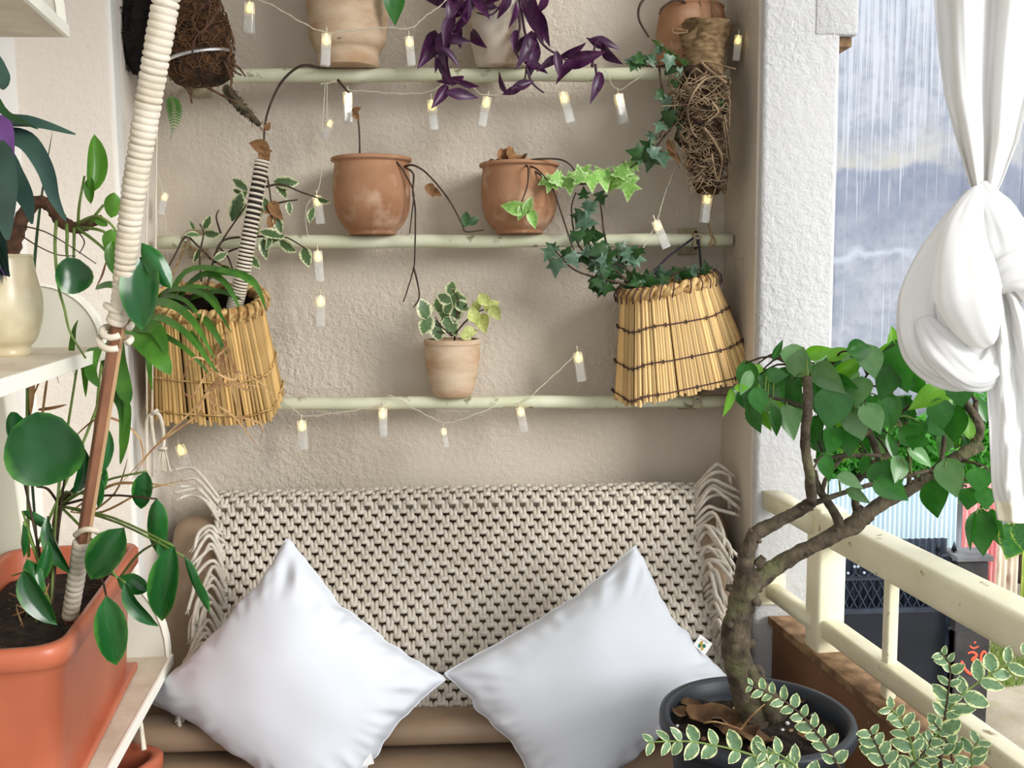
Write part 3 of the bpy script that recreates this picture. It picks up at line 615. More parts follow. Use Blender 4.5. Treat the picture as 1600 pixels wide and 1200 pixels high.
# pot B: dead leaf, trailing vines, lime ivy
b = MB()
def crumple(c, sx, sy, seed, az=0.0, tilt=0.3, amp=0.35):
    def fn(u, v):
        w_ = 0.5*math.sin(math.pi*min(max(v*0.96+0.02, 0), 1))**0.6
        x = (u-0.5)*2*w_; y = v-0.5; nn = noise.noise(V((u*3+seed, v*3, seed)))*amp+noise.noise(V((u*8, v*8+seed, 0)))*amp*0.35
        p = V((x*sx, y*sy, nn*max(sx, sy)*0.6+abs(x)*sx*0.3)); return c+Matrix.Rotation(az, 3, 'Z') @ (Matrix.Rotation(tilt, 3, 'X') @ p)
    return MB().grid(fn, 8, 10)
for i, (x, y, s, az, tl) in enumerate([(790, 250, 0.05, 0.3, 1.1), (806, 254, 0.06, -0.9, 0.5), (783, 258, 0.05, 1.2, 0.3), (798, 243, 0.035, 0.8, 1.4)]):
    TB.part('dead_leaf', crumple(P(x, y, 2.46), s, s*1.3, i*3.1, az, tl), M['dead'])
stems(TB, 'vine', [[(812, 262, 2.46), (826, 251), (850, 248), (878, 250), (895, 262), (903, 284)], [(820, 262, 2.46), (840, 270), (862, 292), (876, 330), (890, 372), (896, 388), (908, 402)],
      [(818, 259, 2.44), (825, 262, 2.39), (824, 290, 2.388), (815, 315, 2.385)], [(862, 292, 2.41), (900, 288), (930, 285), (960, 268), (975, 252)], [(812, 256, 2.46), (835, 262, 2.40), (850, 275, 2.39), (858, 288, 2.39)]], 2.41, [0.0028, 0.0016], M['stem'])
for (x, y, l, a) in [(805, 325, 40, -80), (825, 322, 28, 20), (832, 340, 30, 165), (815, 330, 26, 200)]: leafpx(TB, 'ovate', 1, 'g_ivyl', x, y, 2.385, l, a, tilt=20)
for (x, y, l, a) in [(850, 284, 28, 230), (858, 292, 26, 190), (870, 275, 30, 20), (880, 280, 30, 80), (890, 292, 34, 185), (905, 270, 34, -20), (915, 275, 34, 160), (925, 287, 38, 190), (938, 270, 34, -50),
                     (945, 284, 44, 180), (960, 288, 38, 130), (974, 262, 40, 10), (985, 270, 34, 30), (982, 298, 44, 190), (968, 275, 34, -40), (994, 255, 30, 60), (900, 280, 30, 100), (868, 290, 26, 150)]:
    leafpx(TB, 'ivy', R.randrange(3), 'g_ivyl', x, y, 2.395+R.uniform(-.02, .01), l*0.88, a+R.uniform(-15, 15), 1.0, R.uniform(-20, 45), R.uniform(-30, 30))
# small pot: variegated cutting
stems(TS, 'stem', [[(710, 535, 2.5), (712, 505), (716, 470), (706, 452)], [(712, 520), (730, 500), (750, 486), (765, 482)], [(708, 525), (690, 510), (680, 495)], [(706, 525), (685, 508), (668, 505)], [(716, 490), (730, 475)], [(706, 520, 2.48), (695, 520), (682, 518)]], 2.48, [0.0026, 0.0014], M['stem'])
for (x, y, l, a) in [(705, 450, 26, 10), (710, 467, 40, 100), (694, 466, 26, -60), (663, 483, 34, -10), (666, 508, 34, 200), (684, 517, 34, 170), (704, 510, 36, 150), (697, 494, 30, -60), (722, 478, 26, 120), (685, 478, 26, -20), (712, 492, 28, 200), (700, 480, 24, 20)]:
    leafpx(TS, 'ovate', 0, 'g_var', x, y, 2.47+R.uniform(-.03, .03), l, a, 1.35, R.uniform(0, 35), R.uniform(-30, 30))
for (x, y, l, a) in [(755, 467, 24, -30), (767, 478, 26, 60), (740, 492, 26, -10), (754, 503, 32, 180), (773, 488, 26, 150), (734, 518, 24, 70), (745, 477, 20, 0), (728, 525, 22, 120)]:
    leafpx(TS, 'ovate', 1, 'g_yel', x, y, 2.46+R.uniform(-.02, .02), l, a, 1.35, R.uniform(0, 30), R.uniform(-30, 30))
# pot D: purple tradescantia
stems(TD, 'stem', [[(740, 8), (720, 30), (700, 60), (690, 95), (692, 125)], [(795, -10), (770, 22), (745, 20)], [(812, 0), (818, 40), (826, 80), (822, 110, 2.46), (818, 140, 2.46)], [(825, 20), (845, 65), (870, 85, 2.45), (900, 100, 2.44), (925, 92)],
      [(925, 105), (930, 70), (938, 62)], [(930, 100, 2.42), (933, 125, 2.42), (935, 140)], [(692, 122), (712, 128), (735, 138)], [(822, 105), (832, 130), (850, 145)], [(810, 20), (812, 45), (803, 70), (812, 95)], [(786, -30, 2.46), (750, -20), (730, 0)], [(786, -30, 2.46), (815, -25), (825, 10)]], 2.4, [0.0035, 0.002], M['stemp'])
pl = [(690, 5, 52, -100), (705, 20, 44, 170), (722, 15, 50, 160), (735, 8, 54, 200), (752, 10, 46, 140), (700, 45, 56, 200), (672, 75, 78, 205), (692, 70, 62, 190), (716, 55, 40, 175), (728, 30, 50, 190), (745, 60, 50, 150), (690, 78, 50, 170),
      (712, 62, 40, 100), (705, 88, 40, 130), (696, 108, 56, 170), (706, 128, 40, 245), (688, 150, 48, 210), (722, 147, 48, 95), (730, 133, 30, 120), (772, 5, 44, 80), (790, 8, 40, 200), (822, 10, 60, 160), (836, 28, 74, 175), (846, 40, 50, 170), (828, 70, 60, 195), (832, 90, 60, 185),
      (838, 104, 40, 110), (807, 22, 36, 180), (804, 62, 36, 190), (813, 66, 34, 20), (860, 95, 40, 250), (872, 100, 40, 170), (896, 80, 44, 70), (912, 92, 66, 68), (890, 98, 56, 240), (932, 68, 30, -60), (944, 64, 44, 95), (952, 85, 56, 145), (935, 130, 48, 190), (818, 132, 40, 70), (782, 132, 34, -40), (800, 142, 34, 250), (850, 0, 44, 30), (760, -10, 50, 180), (742, -8, 50, 210)]
for (x, y, l, a) in pl: leafpx(TD, 'tongue', R.randrange(2), 'g_purple', x, y, 2.40+R.uniform(-.03, .02), l, a+180 if False else a, 0.95, R.uniform(-10, 40), R.uniform(-50, 50))
# pot E: arching dark stems
stems(TE, 'stem', [[(1060, 20, 2.48), (1078, 12, 2.45), (1060, 0), (1040, 8), (1030, 22)], [(1075, 25, 2.48), (1070, -8), (1055, -10)], [(1100, 30, 2.48), (1045, -30, 2.45), (1005, 0), (998, 28), (1014, 58)]], 2.42, [0.004, 0.0025], M['stem'])
# pot C: long arching vine with dead leaf ends down to the left basket
stems(TC, 'vine', [[(500, 106, 2.46), (470, 103), (440, 128), (420, 170), (413, 205), (413, 240)], [(528, 125, 2.46), (545, 145)]], 2.44, [0.0035, 0.002], M['stem'])
for (x, y, l, a) in [(406, 228, 30, -75), (413, 245, 26, 170), (418, 198, 14, 30), (412, 236, 22, 90)]: leafpx(TC, 'ovate', 1, 'dead', x, y, 2.43, l, a, 1.2, tilt=30)

# ---------------------------------------------------------------- reed baskets
reedA = {k: MB().tube([V((0, 0, 0)), V((0, 0, 1))], 1, 7).mesh('reed', mt=M[k]) for k in ('reed', 'reedw')}
def basket(label, base, RM, bw, bd, tw, td, h, mt, nper, bind, btwine, loose=0.0):
    """base centre, local frame RM (x right, y back, z up), half sizes below and at the rim, height"""
    T = Thing('reed_basket', label, 'basket', base, 'hanging reed baskets')
    W_ = lambda v: base+(RM @ v)
    def sq(t, a, b_, e):      # superellipse
        c, s = math.cos(t), math.sin(t); return V((a*math.copysign(abs(c)**e, c), b_*math.copysign(abs(s)**e, s), 0))
    def loopat(a, b_, e):
        N_ = 1600; pts = [sq(2*math.pi*i/N_, a, b_, e) for i in range(N_+1)]; cum = [0]
        for i in range(N_): cum.append(cum[-1]+(pts[i+1]-pts[i]).length)
        def at(f_):
            s = (f_ % 1)*cum[-1]; lo_, hi_ = 0, N_
            while hi_-lo_ > 1:
                md = (lo_+hi_)//2
                if cum[md] <= s: lo_ = md
                else: hi_ = md
            return pts[lo_].lerp(pts[hi_], (s-cum[lo_])/max(cum[hi_]-cum[lo_], 1e-9))
        return at
    rg = random.Random(int(bw*1e4)); low, top = loopat(bw, bd, 0.32), loopat(tw, td, 0.75)
    for i in range(nper):
        f_ = (i+rg.uniform(-.25, .25))/nper
        lo = low(f_); hi = top(f_+rg.uniform(-.003, .003)); hi.z = h; lo *= rg.uniform(0.985, 1.01); hi *= rg.uniform(0.98, 1.0); hi.z = h; lo.z = rg.uniform(-0.006, 0.004)
        if loose: lo += V((rg.uniform(-loose, loose), rg.uniform(-loose, loose), rg.uniform(-loose, loose)))
        rodinst(T, 'reed', reedA[mt], W_(lo), W_(hi), rg.uniform(0.0032, 0.0054))
    for f_ in bind:
        loop = [sq(2*math.pi*i/60, (bw+(tw-bw)*f_)+0.0065, (bd+(td-bd)*f_)+0.0065, 0.32+0.43*f_)+V((0, 0, f_*h+0.004*math.sin(i*0.5))) for i in range(61)]
        b = MB().tube([W_(p) for p in loop], 0.0017 if btwine == 'thread' else 0.0022, 5)
        for i in range(0, 60):
            if i % 2: b.tube([W_(loop[i]*1.0+V((0, 0, -0.005))), W_(loop[i]*1.01), W_(loop[i]+V((0, 0, 0.005)))], 0.0018, 5)
        T.part('binding', b, M[btwine])
    # plaited rim: two strands round each other, and short wraps
    for ph in (0, math.pi):
        lp = []
        for i in range(201):
            t = 2*math.pi*i/200; p = sq(t, tw, td, 0.8); p.z = h+0.004; n_ = p.normalized(); n_.z = 0; a = t*16+ph
            lp.append(W_(p+n_*0.0085*math.cos(a)+V((0, 0, 0.0095*math.sin(a)))))
        T.part('rim_plait', MB().tube(lp, 0.0085, 8), M['braid'])
    b = MB()
    for i in range(30):
        t = 2*math.pi*i/30; p = sq(t, tw+0.001, td+0.001, 0.8); n_ = V((p.x, p.y, 0)).normalized(); tg = V((-n_.y, n_.x, 0))
        b.tube([W_(p+n_*0.017+V((0, 0, h-0.012))+tg*-0.006), W_(p+n_*0.019+V((0, 0, h+0.006))), W_(p+n_*0.008+V((0, 0, h+0.022))+tg*0.006), W_(p-n_*0.012+V((0, 0, h+0.014))+tg*0.008)], 0.0017 if btwine == 'thread' else 0.003, 5)
    T.part('rim_wrap', b, M[btwine if btwine == 'thread' else 'braid'])
    b = MB(); lp = [sq(2*math.pi*i/40, bw-0.008, bd-0.008, 0.32) for i in range(40)]
    b.prism([W_(p+V((0, 0, 0.01))) for p in lp], RM @ V((0, 0, 0.006))); T.part('basket_floor', b, M['braid'])
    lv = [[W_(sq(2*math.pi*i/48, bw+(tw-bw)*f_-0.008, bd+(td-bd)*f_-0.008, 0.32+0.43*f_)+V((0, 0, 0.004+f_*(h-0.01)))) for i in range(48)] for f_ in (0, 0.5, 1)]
    T.part('gap_shade_sheet', MB().add([p for l_ in lv for p in l_], [(a*48+i, a*48+(i+1) % 48, (a+1)*48+(i+1) % 48, (a+1)*48+i) for a in (0, 1) for i in range(48)]), M['gapshade'])  # added dark sheet behind the reeds, stands in for shade in their gaps
    k = 0.72; lp = [sq(2*math.pi*i/40, (bw+(tw-bw)*k)-0.012, (bd+(td-bd)*k)-0.012, 0.6) for i in range(40)]
    b = MB(); b.prism([W_(p+V((0, 0, h*0.02+0.02))) for p in lp], RM @ V((0, 0, h*0.66))); T.part('soil', b, M['soil'])
    return T
# right basket, tilted
RMr = (Matrix.Rotation(rad(8), 3, 'Z') @ Matrix.Rotation(rad(-11.5), 3, 'Y') @ Matrix.Rotation(rad(3), 3, 'X'))
bc = P(1069, 603, 2.45)
BR = basket('tilted pale reed basket of dark ivy hanging at the right of the niche', bc, RMr, 0.167, 0.088, 0.112, 0.085, 0.252, 'reedw', 124, (0.06, 0.36, 0.70), 'thread')
stems(BR, 'hanging_strap', [[(1010, 440, 2.42), (1040, 405, 2.45), (1078, 376, 2.475), (1087, 368, 2.5)], [(1096, 430, 2.43), (1094, 400, 2.46), (1091, 374, 2.478)]], 2.45, [0.003, 0.003], M['strap'])
BR.part('strap_loop', MB().tube([P(1087, 375, 2.5)+V((0.0, 0.021*math.cos(t), 0.021*math.sin(t))) for t in [i*math.pi/8 for i in range(17)]], 0.003, 6), M['strap'])
# left basket, tipped towards the room
RMl = (Matrix.Rotation(rad(-3), 3, 'Z') @ Matrix.Rotation(rad(2), 3, 'Y') @ Matrix.Rotation(rad(19), 3, 'X'))
bc = P(340, 632, 2.43)
BL = basket('tipped golden reed basket with spider grass and variegated plant, left of the niche', bc, RMl, 0.146, 0.098, 0.124, 0.094, 0.262, 'reed', 112, (0.10, 0.42), 'braid', loose=0.003)
stems(BL, 'hanging_strap', [[(262, 462, 2.40), (270, 430, 2.44), (290, 382, 2.478), (294, 366, 2.5)], [(390, 440, 2.46), (330, 405, 2.47), (297, 384, 2.478)]], 2.45, [0.003, 0.003], M['twine'])
# white wrapped handle rising out of the left basket
def wrapped(T, name, pts, r, wraps, mt, n=14, gap=0.13, parent=None, seed=1):
    rg = random.Random(seed); pts = smooth(pts, 12); m_ = wraps*6; L_ = []
    cum = [0]
    for i in range(len(pts)-1): cum.append(cum[-1]+(pts[i+1]-pts[i]).length)
    def at(t):
        s = t*cum[-1]; k = 0
        while k < len(cum)-2 and cum[k+1] < s: k += 1
        return pts[k].lerp(pts[k+1], (s-cum[k])/max(cum[k+1]-cum[k], 1e-9))
    P_ = [at(i/m_) for i in range(m_+1)]; rr = []
    for i in range(m_+1):
        w_ = abs(math.sin(math.pi*i/6)); q = (i//6); rg2 = random.Random(seed*1000+q)
        rr.append(lerpl(r, i/m_)*(1-gap*(1-w_**0.5)*(1.0 if rg2.random() < 0.72 else 2.4)+rg2.uniform(-.025, .025)))
    return T.part(name, MB().tube(P_, rr, n), mt, parent)
M['cordblk'] = pm('dark_core', srgb(40, 32, 28), rough=0.9)
wp = PL([(366, 482, 2.38), (378, 430, 2.37), (392, 350, 2.37), (410, 250, 2.38)])
BL.part('wrapped_core', MB().tube(wp, 0.0158, 10, k=3), M['cordblk'])
b = MB(); q = smooth(wp, 14); N_ = 40
for i in range(N_):
    t = i/(N_-1)*0.985; x = t*(len(q)-1); k = min(int(x), len(q)-2); c = q[k].lerp(q[k+1], x-k); tn = (q[k+1]-q[k]).normalized(); z = tn; xx = z.orthogonal().normalized(); y = z.cross(xx)
    b.lathe([(0.0155, -0.0030), (0.0192, -0.0016), (0.0192, 0.0016), (0.0155, 0.0030)], c, 14, Matrix((xx, y, z)).transposed().to_4x4(), close=False)
BL.part('white_wrap', b, M['rope'], label='white cord wound round a handle')
# variegated plant in the left basket
stems(BL, 'stem', [[(322, 460), (330, 420), (345, 380), (375, 335), (392, 310)], [(335, 400), (350, 375), (395, 370), (430, 370), (450, 372), (480, 390)], [(335, 410), (360, 392), (385, 385)], [(315, 440), (312, 400), (318, 365), (312, 350)],
      [(345, 365), (338, 340), (342, 328)], [(413, 255, 2.46), (420, 290), (424, 320)], [(415, 292), (440, 288), (470, 300), (505, 312)], [(424, 320), (445, 315), (465, 312)], [(330, 405), (310, 385), (290, 370), (275, 395), (262, 420)], [(340, 385), (355, 400), (365, 425)]], 2.41, [0.0030, 0.0016], M['stem'])
vl = [(375, 288, 34, -50), (382, 300, 26, 200), (371, 322, 56, 20), (400, 340, 40, 200), (405, 325, 44, 20), (415, 318, 30, 170), (447, 285, 44, 95), (440, 296, 34, 150), (452, 325, 24, 175), (435, 350, 34, 160), (398, 352, 40, 175), (425, 365, 44, 100), (413, 388, 36, 175),
      (448, 385, 40, 130), (382, 410, 40, 170), (396, 408, 34, 140), (478, 400, 44, 165), (324, 348, 30, 30), (330, 366, 36, 100), (300, 366, 26, -80), (308, 400, 26, 200), (345, 400, 28, 60), (330, 425, 28, 200), (486, 335, 30, 200), (505, 314, 26, 110), (354, 420, 26, 120), (372, 300, 22, 120), (420, 380, 24, 190), (300, 352, 18, -30), (432, 372, 34, 60)]
for (x, y, l, a) in vl: leafpx(BL, 'ovate', R.randrange(2), 'g_var', x, y, 2.45+R.uniform(-.02, .03) if x > 350 and x < 400 else 2.41+R.uniform(-.03, .02), l*0.88, a, 0.88, R.uniform(0, 40), R.uniform(-40, 40))
for (x, y, l, a) in [(428, 325, 30, 170), (432, 332, 26, 140), (424, 345, 24, 200), (418, 328, 22, 120)]: leafpx(BL, 'ovate', 1, 'dead', x, y, 2.40, l, a, tilt=30)
def blades(T, lst, mt, name='blade', w=5, nrm=None):
    for q in lst:
        pts = PL(q[0], None) if len(q[0][0]) == 3 else PL(q[0], q[2]); ww = q[1]*2.3/F/2
        n_ = nrm or (-ray(800, 500).normalized()+V((0, 0, 0.5)))
        T.part(name, MB().strip(pts, [ww*0.5, ww, ww*0.95, ww*0.7, ww*0.08], n_, k=5), M[mt])
blades(BL, [([(262, 490, 2.42), (300, 440, 2.36), (340, 425, 2.30), (385, 432, 2.27), (405, 455, 2.26), (415, 484, 2.27)], 13), ([(262, 490, 2.42), (310, 432, 2.34), (350, 440, 2.28), (378, 490, 2.27)], 12),
            ([(255, 495, 2.42), (265, 480, 2.36), (320, 500, 2.24), (355, 555, 2.22)], 16), ([(255, 495, 2.42), (250, 465, 2.34), (290, 470, 2.26), (332, 520, 2.23)], 9), ([(255, 495, 2.42), (240, 512, 2.28), (290, 545, 2.2), (330, 588, 2.2)], 9),
            ([(250, 500, 2.42), (262, 462, 2.34), (300, 448, 2.3), (340, 452, 2.28)], 10), ([(262, 500, 2.42), (300, 520, 2.25), (322, 562, 2.2), (318, 540, 2.2)], 6), ([(260, 490, 2.42), (280, 452, 2.38), (330, 462, 2.33), (350, 500, 2.3)], 9), ([(290, 470, 2.44), (340, 455, 2.38), (380, 470, 2.3)], 10)], 'g_grass')
dry = [([(350, 480, 2.4), (345, 560, 2.2), (320, 590, 2.15), (300, 620, 2.12), (285, 610, 2.12)], 4), ([(350, 480, 2.4), (352, 540, 2.2), (340, 560, 2.16), (348, 600, 2.14)], 4), ([(350, 480, 2.4), (345, 570, 2.19), (370, 580, 2.15), (410, 600, 2.13), (440, 640, 2.13)], 3),
       ([(350, 480, 2.4), (348, 570, 2.19), (325, 620, 2.14), (365, 650, 2.12), (404, 700, 2.12)], 4), ([(345, 480, 2.4), (350, 585, 2.19), (320, 610, 2.14), (365, 600, 2.12), (410, 605, 2.13)], 4), ([(345, 480, 2.4), (350, 570, 2.2), (375, 605, 2.15), (405, 610, 2.13)], 6),
       ([(345, 480, 2.4), (345, 575, 2.19), (312, 630, 2.12), (310, 648, 2.12), (240, 700, 2.11), (200, 760, 2.1)], 4), ([(345, 480, 2.4), (345, 575, 2.19), (316, 625, 2.12), (250, 690, 2.1), (180, 765, 2.1)], 4), ([(345, 500, 2.4), (350, 590, 2.18), (330, 640, 2.14), (405, 660, 2.12), (405, 690, 2.12)], 3),
       ([(345, 500, 2.4), (352, 560, 2.18), (372, 640, 2.14), (380, 655, 2.12)], 3), ([(345, 500, 2.4), (335, 560, 2.18), (300, 560, 2.12), (283, 605, 2.12)], 4), ([(345, 500, 2.4), (358, 555, 2.2), (370, 590, 2.14), (352, 590, 2.12), (318, 570, 2.12)], 5)]
blades(BL, dry, 'drygrass', 'dry_blade')
blades(BL, [([(200, 512, 2.36), (225, 478, 2.30), (262, 474, 2.22), (300, 500, 2.16), (335, 560, 2.14)], 15), ([(200, 512, 2.36), (240, 495, 2.25), (290, 520, 2.16), (345, 590, 2.13)], 12), ([(210, 520, 2.36), (226, 505, 2.28), (250, 530, 2.18), (266, 582, 2.16)], 17), ([(230, 500, 2.4), (260, 455, 2.34), (320, 462, 2.24), (362, 520, 2.2)], 10), ([(250, 500, 2.4), (290, 425, 2.36), (360, 425, 2.26), (400, 450, 2.24)], 11), ([(235, 500, 2.36), (232, 560, 2.26), (238, 610, 2.24)], 9)], 'g_grass')
# dark ivy of the right basket, its mass at the rim and climbing stems
stems(BR, 'vine', [[(1000, 450, 2.42), (960, 440), (925, 432), (895, 420), (875, 400), (868, 392)], [(990, 450, 2.42), (960, 420), (930, 400), (920, 380, 2.44)], [(950, 420), (905, 385, 2.45), (893, 330, 2.45), (900, 300, 2.45)], [(960, 420), (945, 370, 2.44), (940, 330, 2.44), (935, 300, 2.44)],
      [(1030, 445, 2.42), (1060, 425), (1080, 420)], [(1000, 445, 2.44), (985, 425), (960, 410)]], 2.4, [0.003, 0.0018], M['stem'])
iv = [(857, 398, 38, 215), (887, 400, 30, 160), (868, 420, 40, 185), (898, 408, 34, 150), (905, 345, 38, 200), (925, 320, 30, 60), (920, 348, 44, 100), (920, 330, 36, 200), (912, 300, 26, 0), (940, 312, 28, 160), (917, 372, 38, 200), (932, 368, 44, 90), (900, 365, 30, -60), (896, 372, 26, 200)]
for i in range(46):
    t = R.random(); iv.append((R.uniform(925, 1000) if t < .75 else R.uniform(915, 960), R.uniform(388, 455), R.uniform(26, 42), R.uniform(90, 280)))
iv += [(1020, 440, 34, 100), (1040, 430, 40, 80), (1062, 424, 34, 60), (1085, 420, 30, 20), (1102, 416, 28, -10), (1010, 432, 34, 0), (1035, 442, 30, 200), (1075, 430, 28, 120), (860, 385, 26, -50)]
for (x, y, l, a) in iv: leafpx(BR, 'ivy', R.randrange(3), 'g_ivyb' if R.random() < 0.28 else 'g_ivy', x, y, 2.42+R.uniform(-.05, .03), l*0.8, a, 1.05, R.uniform(-20, 45), R.uniform(-30, 30))
# ---------------------------------------------------------------- jute planter in the corner
jt = PL([(1108, 300, 2.44), (1105, 260, 2.42), (1095, 210, 2.40), (1092, 160, 2.40), (1098, 110, 2.41), (1103, 72, 2.42), (1106, 38, 2.42)])
JT = Thing('jute_planter', 'long hanging jute and root wrapped planter in the upper right corner', 'planter', jt[0], None)
s = 2.41/F
def jr(t, th): return 1+0.06*math.sin(th*5+t*30)+0.09*noise.noise(V((t*8, math.cos(th)*2, math.sin(th)*2)))
JT.part('jute_sleeve', MB().tube(smooth(jt[3:], 6), [30*s, 33*s, 33*s, 32*s, 38*s], 24, ring=lambda t, th: jr(t, th)*(1+0.035*math.sin(t*110))*(1+(0.55*max(0, t-0.75)*4*max(0, -math.cos(th-0.4)))*0.35)), M['jute'])
JT.part('root_body', MB().tube(smooth(jt[:5], 6), [17*s, 24*s, 26*s, 35*s, 41*s, 37*s, 29*s], 22, ring=lambda t, th: 1+0.5*noise.noise(V((t*9, math.cos(th)*1.5, math.sin(th)*1.5)))), M['coir'])
JT.part('jute_flap', MB().grid(lambda u, v: P(1062+u*58+v*4, 52-u*14+22*v+4*math.sin(u*9), 2.40-0.02*math.sin(u*3)+0.01*v), 14, 5), M['jute'], mods=[('sol', 0.005)])
def interp4(tb, v):
    for (a, x), (c, y) in zip(tb, tb[1:]):
        if v <= c: return x+(y-x)*(max(v, a)-a)/(c-a)
    return tb[-1][1]
b = MB(); rg = random.Random(21)
for i in range(300):
    t = rg.random(); y = 118+t*172; cx = 1094+(y-130)*0.09; w_ = 42-t*20
    dz_ = interp4([(118, 2.34), (160, 2.328), (210, 2.345), (250, 2.365), (290, 2.378)], y)
    pts = [P(cx+rg.uniform(-w_, w_), y+rg.uniform(-6, 6), dz_+0.012)]
    a = rg.uniform(0, 6.28)
    for k in range(4): a += rg.uniform(-1, 1); pts.append(P(min(max(1560*0+cx+(pts[-1].x-P(cx, y, dz_).x)/s+math.cos(a)*14, cx-w_-6), cx+w_+6), y+math.sin(a)*16+k*3, dz_+rg.uniform(-.012, .008)))
    b.tube(pts, [0.0016, 0.0008], 4, k=3)
JT.part('root_tangle', b, M['root'], kind='stuff')
for pts, r in [([(1135, 120), (1100, 125), (1075, 165), (1080, 200), (1088, 215)], .003), ([(1130, 125), (1105, 105), (1100, 96), (1150, 108)], .0022), ([(1135, 130), (1110, 112), (1096, 98)], .004), ([(1032, 166), (1080, 162), (1110, 145), (1130, 128)], .0015), ([(1100, 200), (1118, 225), (1128, 250), (1120, 280), (1112, 240)], .004),
               ([(1112, 160), (1122, 175), (1105, 190)], .003), ([(1132, 180), (1138, 220), (1142, 258)], .002), ([(1130, 190), (1134, 225), (1136, 250)], .002), ([(1062, 262), (1040, 205, 2.38), (1020, 225, 2.38), (1060, 190)], .0012)]:
    JT.part('loose_root', MB().tube([P(x, y, interp4([(95, 2.36), (120, 2.33), (160, 2.315), (210, 2.332), (250, 2.352), (290, 2.37)], y)) for x, y in [q_[:2] for q_ in pts]], [r, r*0.7], 6, k=5), M['root'])
JT.part('tail_twine', MB().tube(PL([(1108, 292), (1112, 320), (1107, 345), (1112, 372), (1108, 384), (1118, 380), (1112, 366)], 2.44), 0.0028, 6, k=5, ring=lambda t, th: 1+0.2*math.sin(t*120+th)).tube(PL([(1110, 300), (1120, 298), (1131, 296)], 2.43), 0.002, 5), M['twine'])
for q in ([(1096, 40, 2.42), (1095, 0), (1096, -80)], [(1112, 40, 2.42), (1114, 0), (1105, -80)]): JT.part('hanging_string', MB().tube(PL(q, 2.42), 0.0017, 5, k=2), M['twine'])
JT.part('twine_loop', MB().tube(PL([(1075, 50), (1055, 52), (1050, 46), (1058, 45), (1075, 48)], 2.38), 0.0015, 5, k=4), M['twine'])
stems(JT, 'vine', [[(1075, 120), (1050, 100), (1030, 104), (1000, 102), (985, 98)], [(1075, 170), (1040, 210), (1020, 235), (985, 262)], [(1070, 140), (1045, 150), (1040, 190), (1030, 215)], [(1030, 104), (1035, 140), (1042, 160)], [(1020, 235), (1038, 240), (1040, 255)]], 2.38, [0.003, 0.0016], M['stem'])
jl = [(985, 95, 24, -80), (998, 88, 28, 0), (1008, 92, 30, 60), (988, 105, 26, 200), (1020, 90, 28, 20), (1045, 100, 30, 190), (1050, 110, 26, 100), (1032, 75, 20, 40), (1030, 150, 30, 240), (1042, 165, 32, 200), (1055, 160, 30, 150), (1045, 190, 36, 175), (1030, 200, 30, 220), (1018, 220, 30, 200), (1008, 225, 26, -60),
      (990, 238, 34, -80), (1010, 245, 30, 120), (1015, 255, 38, 200), (1036, 250, 40, 165), (1025, 235, 28, 60), (1000, 250, 28, 170), (1062, 185, 28, 100), (1055, 130, 28, 160), (1062, 148, 26, 40), (1068, 115, 26, 100), (1120, 150, 30, 40), (1128, 165, 26, 120), (1065, 205, 30, 210), (1060, 170, 26, 190)]
for (x, y, l, a) in jl: leafpx(JT, 'ivy', R.randrange(3), 'g_ivyb' if R.random() < 0.5 else 'g_ivy', x, y, 2.37+R.uniform(-.03, .01), l*0.85, a, 1.0, R.uniform(-20, 45), R.uniform(-30, 30))
for (x, y, l, a) in [(1048, 228, 26, 150), (1055, 245, 24, 140), (1045, 238, 18, 200), (1050, 150, 20, 100), (1075, 255, 18, 60)]: leafpx(JT, 'ovate', 1, 'dead', x, y, 2.37, l, a, 0.8, tilt=30)
b = MB()
for i in range(120):
    t = i/120; q = P(1018+t*52, 62+t*38, 2.37); ang = rg.uniform(-1, 1); dr = (rt*(0.8)+up*(-0.6+ang)).normalized(); b.tube([q, q+dr*0.012+V((0, rg.uniform(-.01, .01), 0))], [0.0012, 0.0005], 4)
JT.part('moss_tuft', b, M['g_fern'], kind='stuff')

# ---------------------------------------------------------------- coir planters at upper left
c = P(318, 132, 2.36); s = 2.36/F; CT = Thing('coir_planter', 'brown coir hanging planter bound with a silver band, upper left', 'planter', c)
prof = [(0.004, 0), (30, 1), (44, 12), (48, 30), (49, 60), (44, 95), (36, 125), (30, 150), (20, 170), (3, 176)]
tiltM = Matrix.Rotation(rad(-6), 4, 'Y')
pr = smooth([V((a*s if i else a, b_*s, 0)) for i, (a, b_) in enumerate(prof)], 4)
CT.part('coir_body', MB().lathe([(p.x, p.y) for p in pr], c, 36, tiltM, fn=lambda th, z: 1+0.10*noise.noise(V((math.cos(th)*3, math.sin(th)*3, z*40)))+0.05*noise.noise(V((math.cos(th)*9, math.sin(th)*9, z*120)))), M['coir'])
b = MB(); rg = random.Random(4)
for i in range(360):
    th = rg.uniform(math.pi*0.9, math.pi*2.1); z = rg.uniform(0, 150)*s; pts = []
    for k in range(4):
        th += rg.uniform(-.3, .3); z += rg.uniform(-14, 14)*s; zz = max(z, -0.01); rr = 0
        for j in range(len(pr)-1):
            if pr[j].y <= zz <= pr[j+1].y: rr = pr[j].x; break
        rr = (rr or 0.03)+rg.uniform(0.0, 0.008); pts.append(c+tiltM @ V((rr*math.cos(th), rr*math.sin(th), zz)))
    b.tube(pts, [0.0012, 0.0007], 4, k=2)
CT.part('coir_fibres', b, M['root'] if False else pm('coir_fibre', srgb(120, 86, 54), srgb(70, 46, 28), scale=60, rough=0.9), kind='stuff')
def bandpts(a0, a1, z, dz, R_): return [c+tiltM @ V((R_*math.cos(t), R_*math.sin(t), z*s+dz*s*math.cos(t))) for t in [a0+(a1-a0)*i/20 for i in range(21)]]
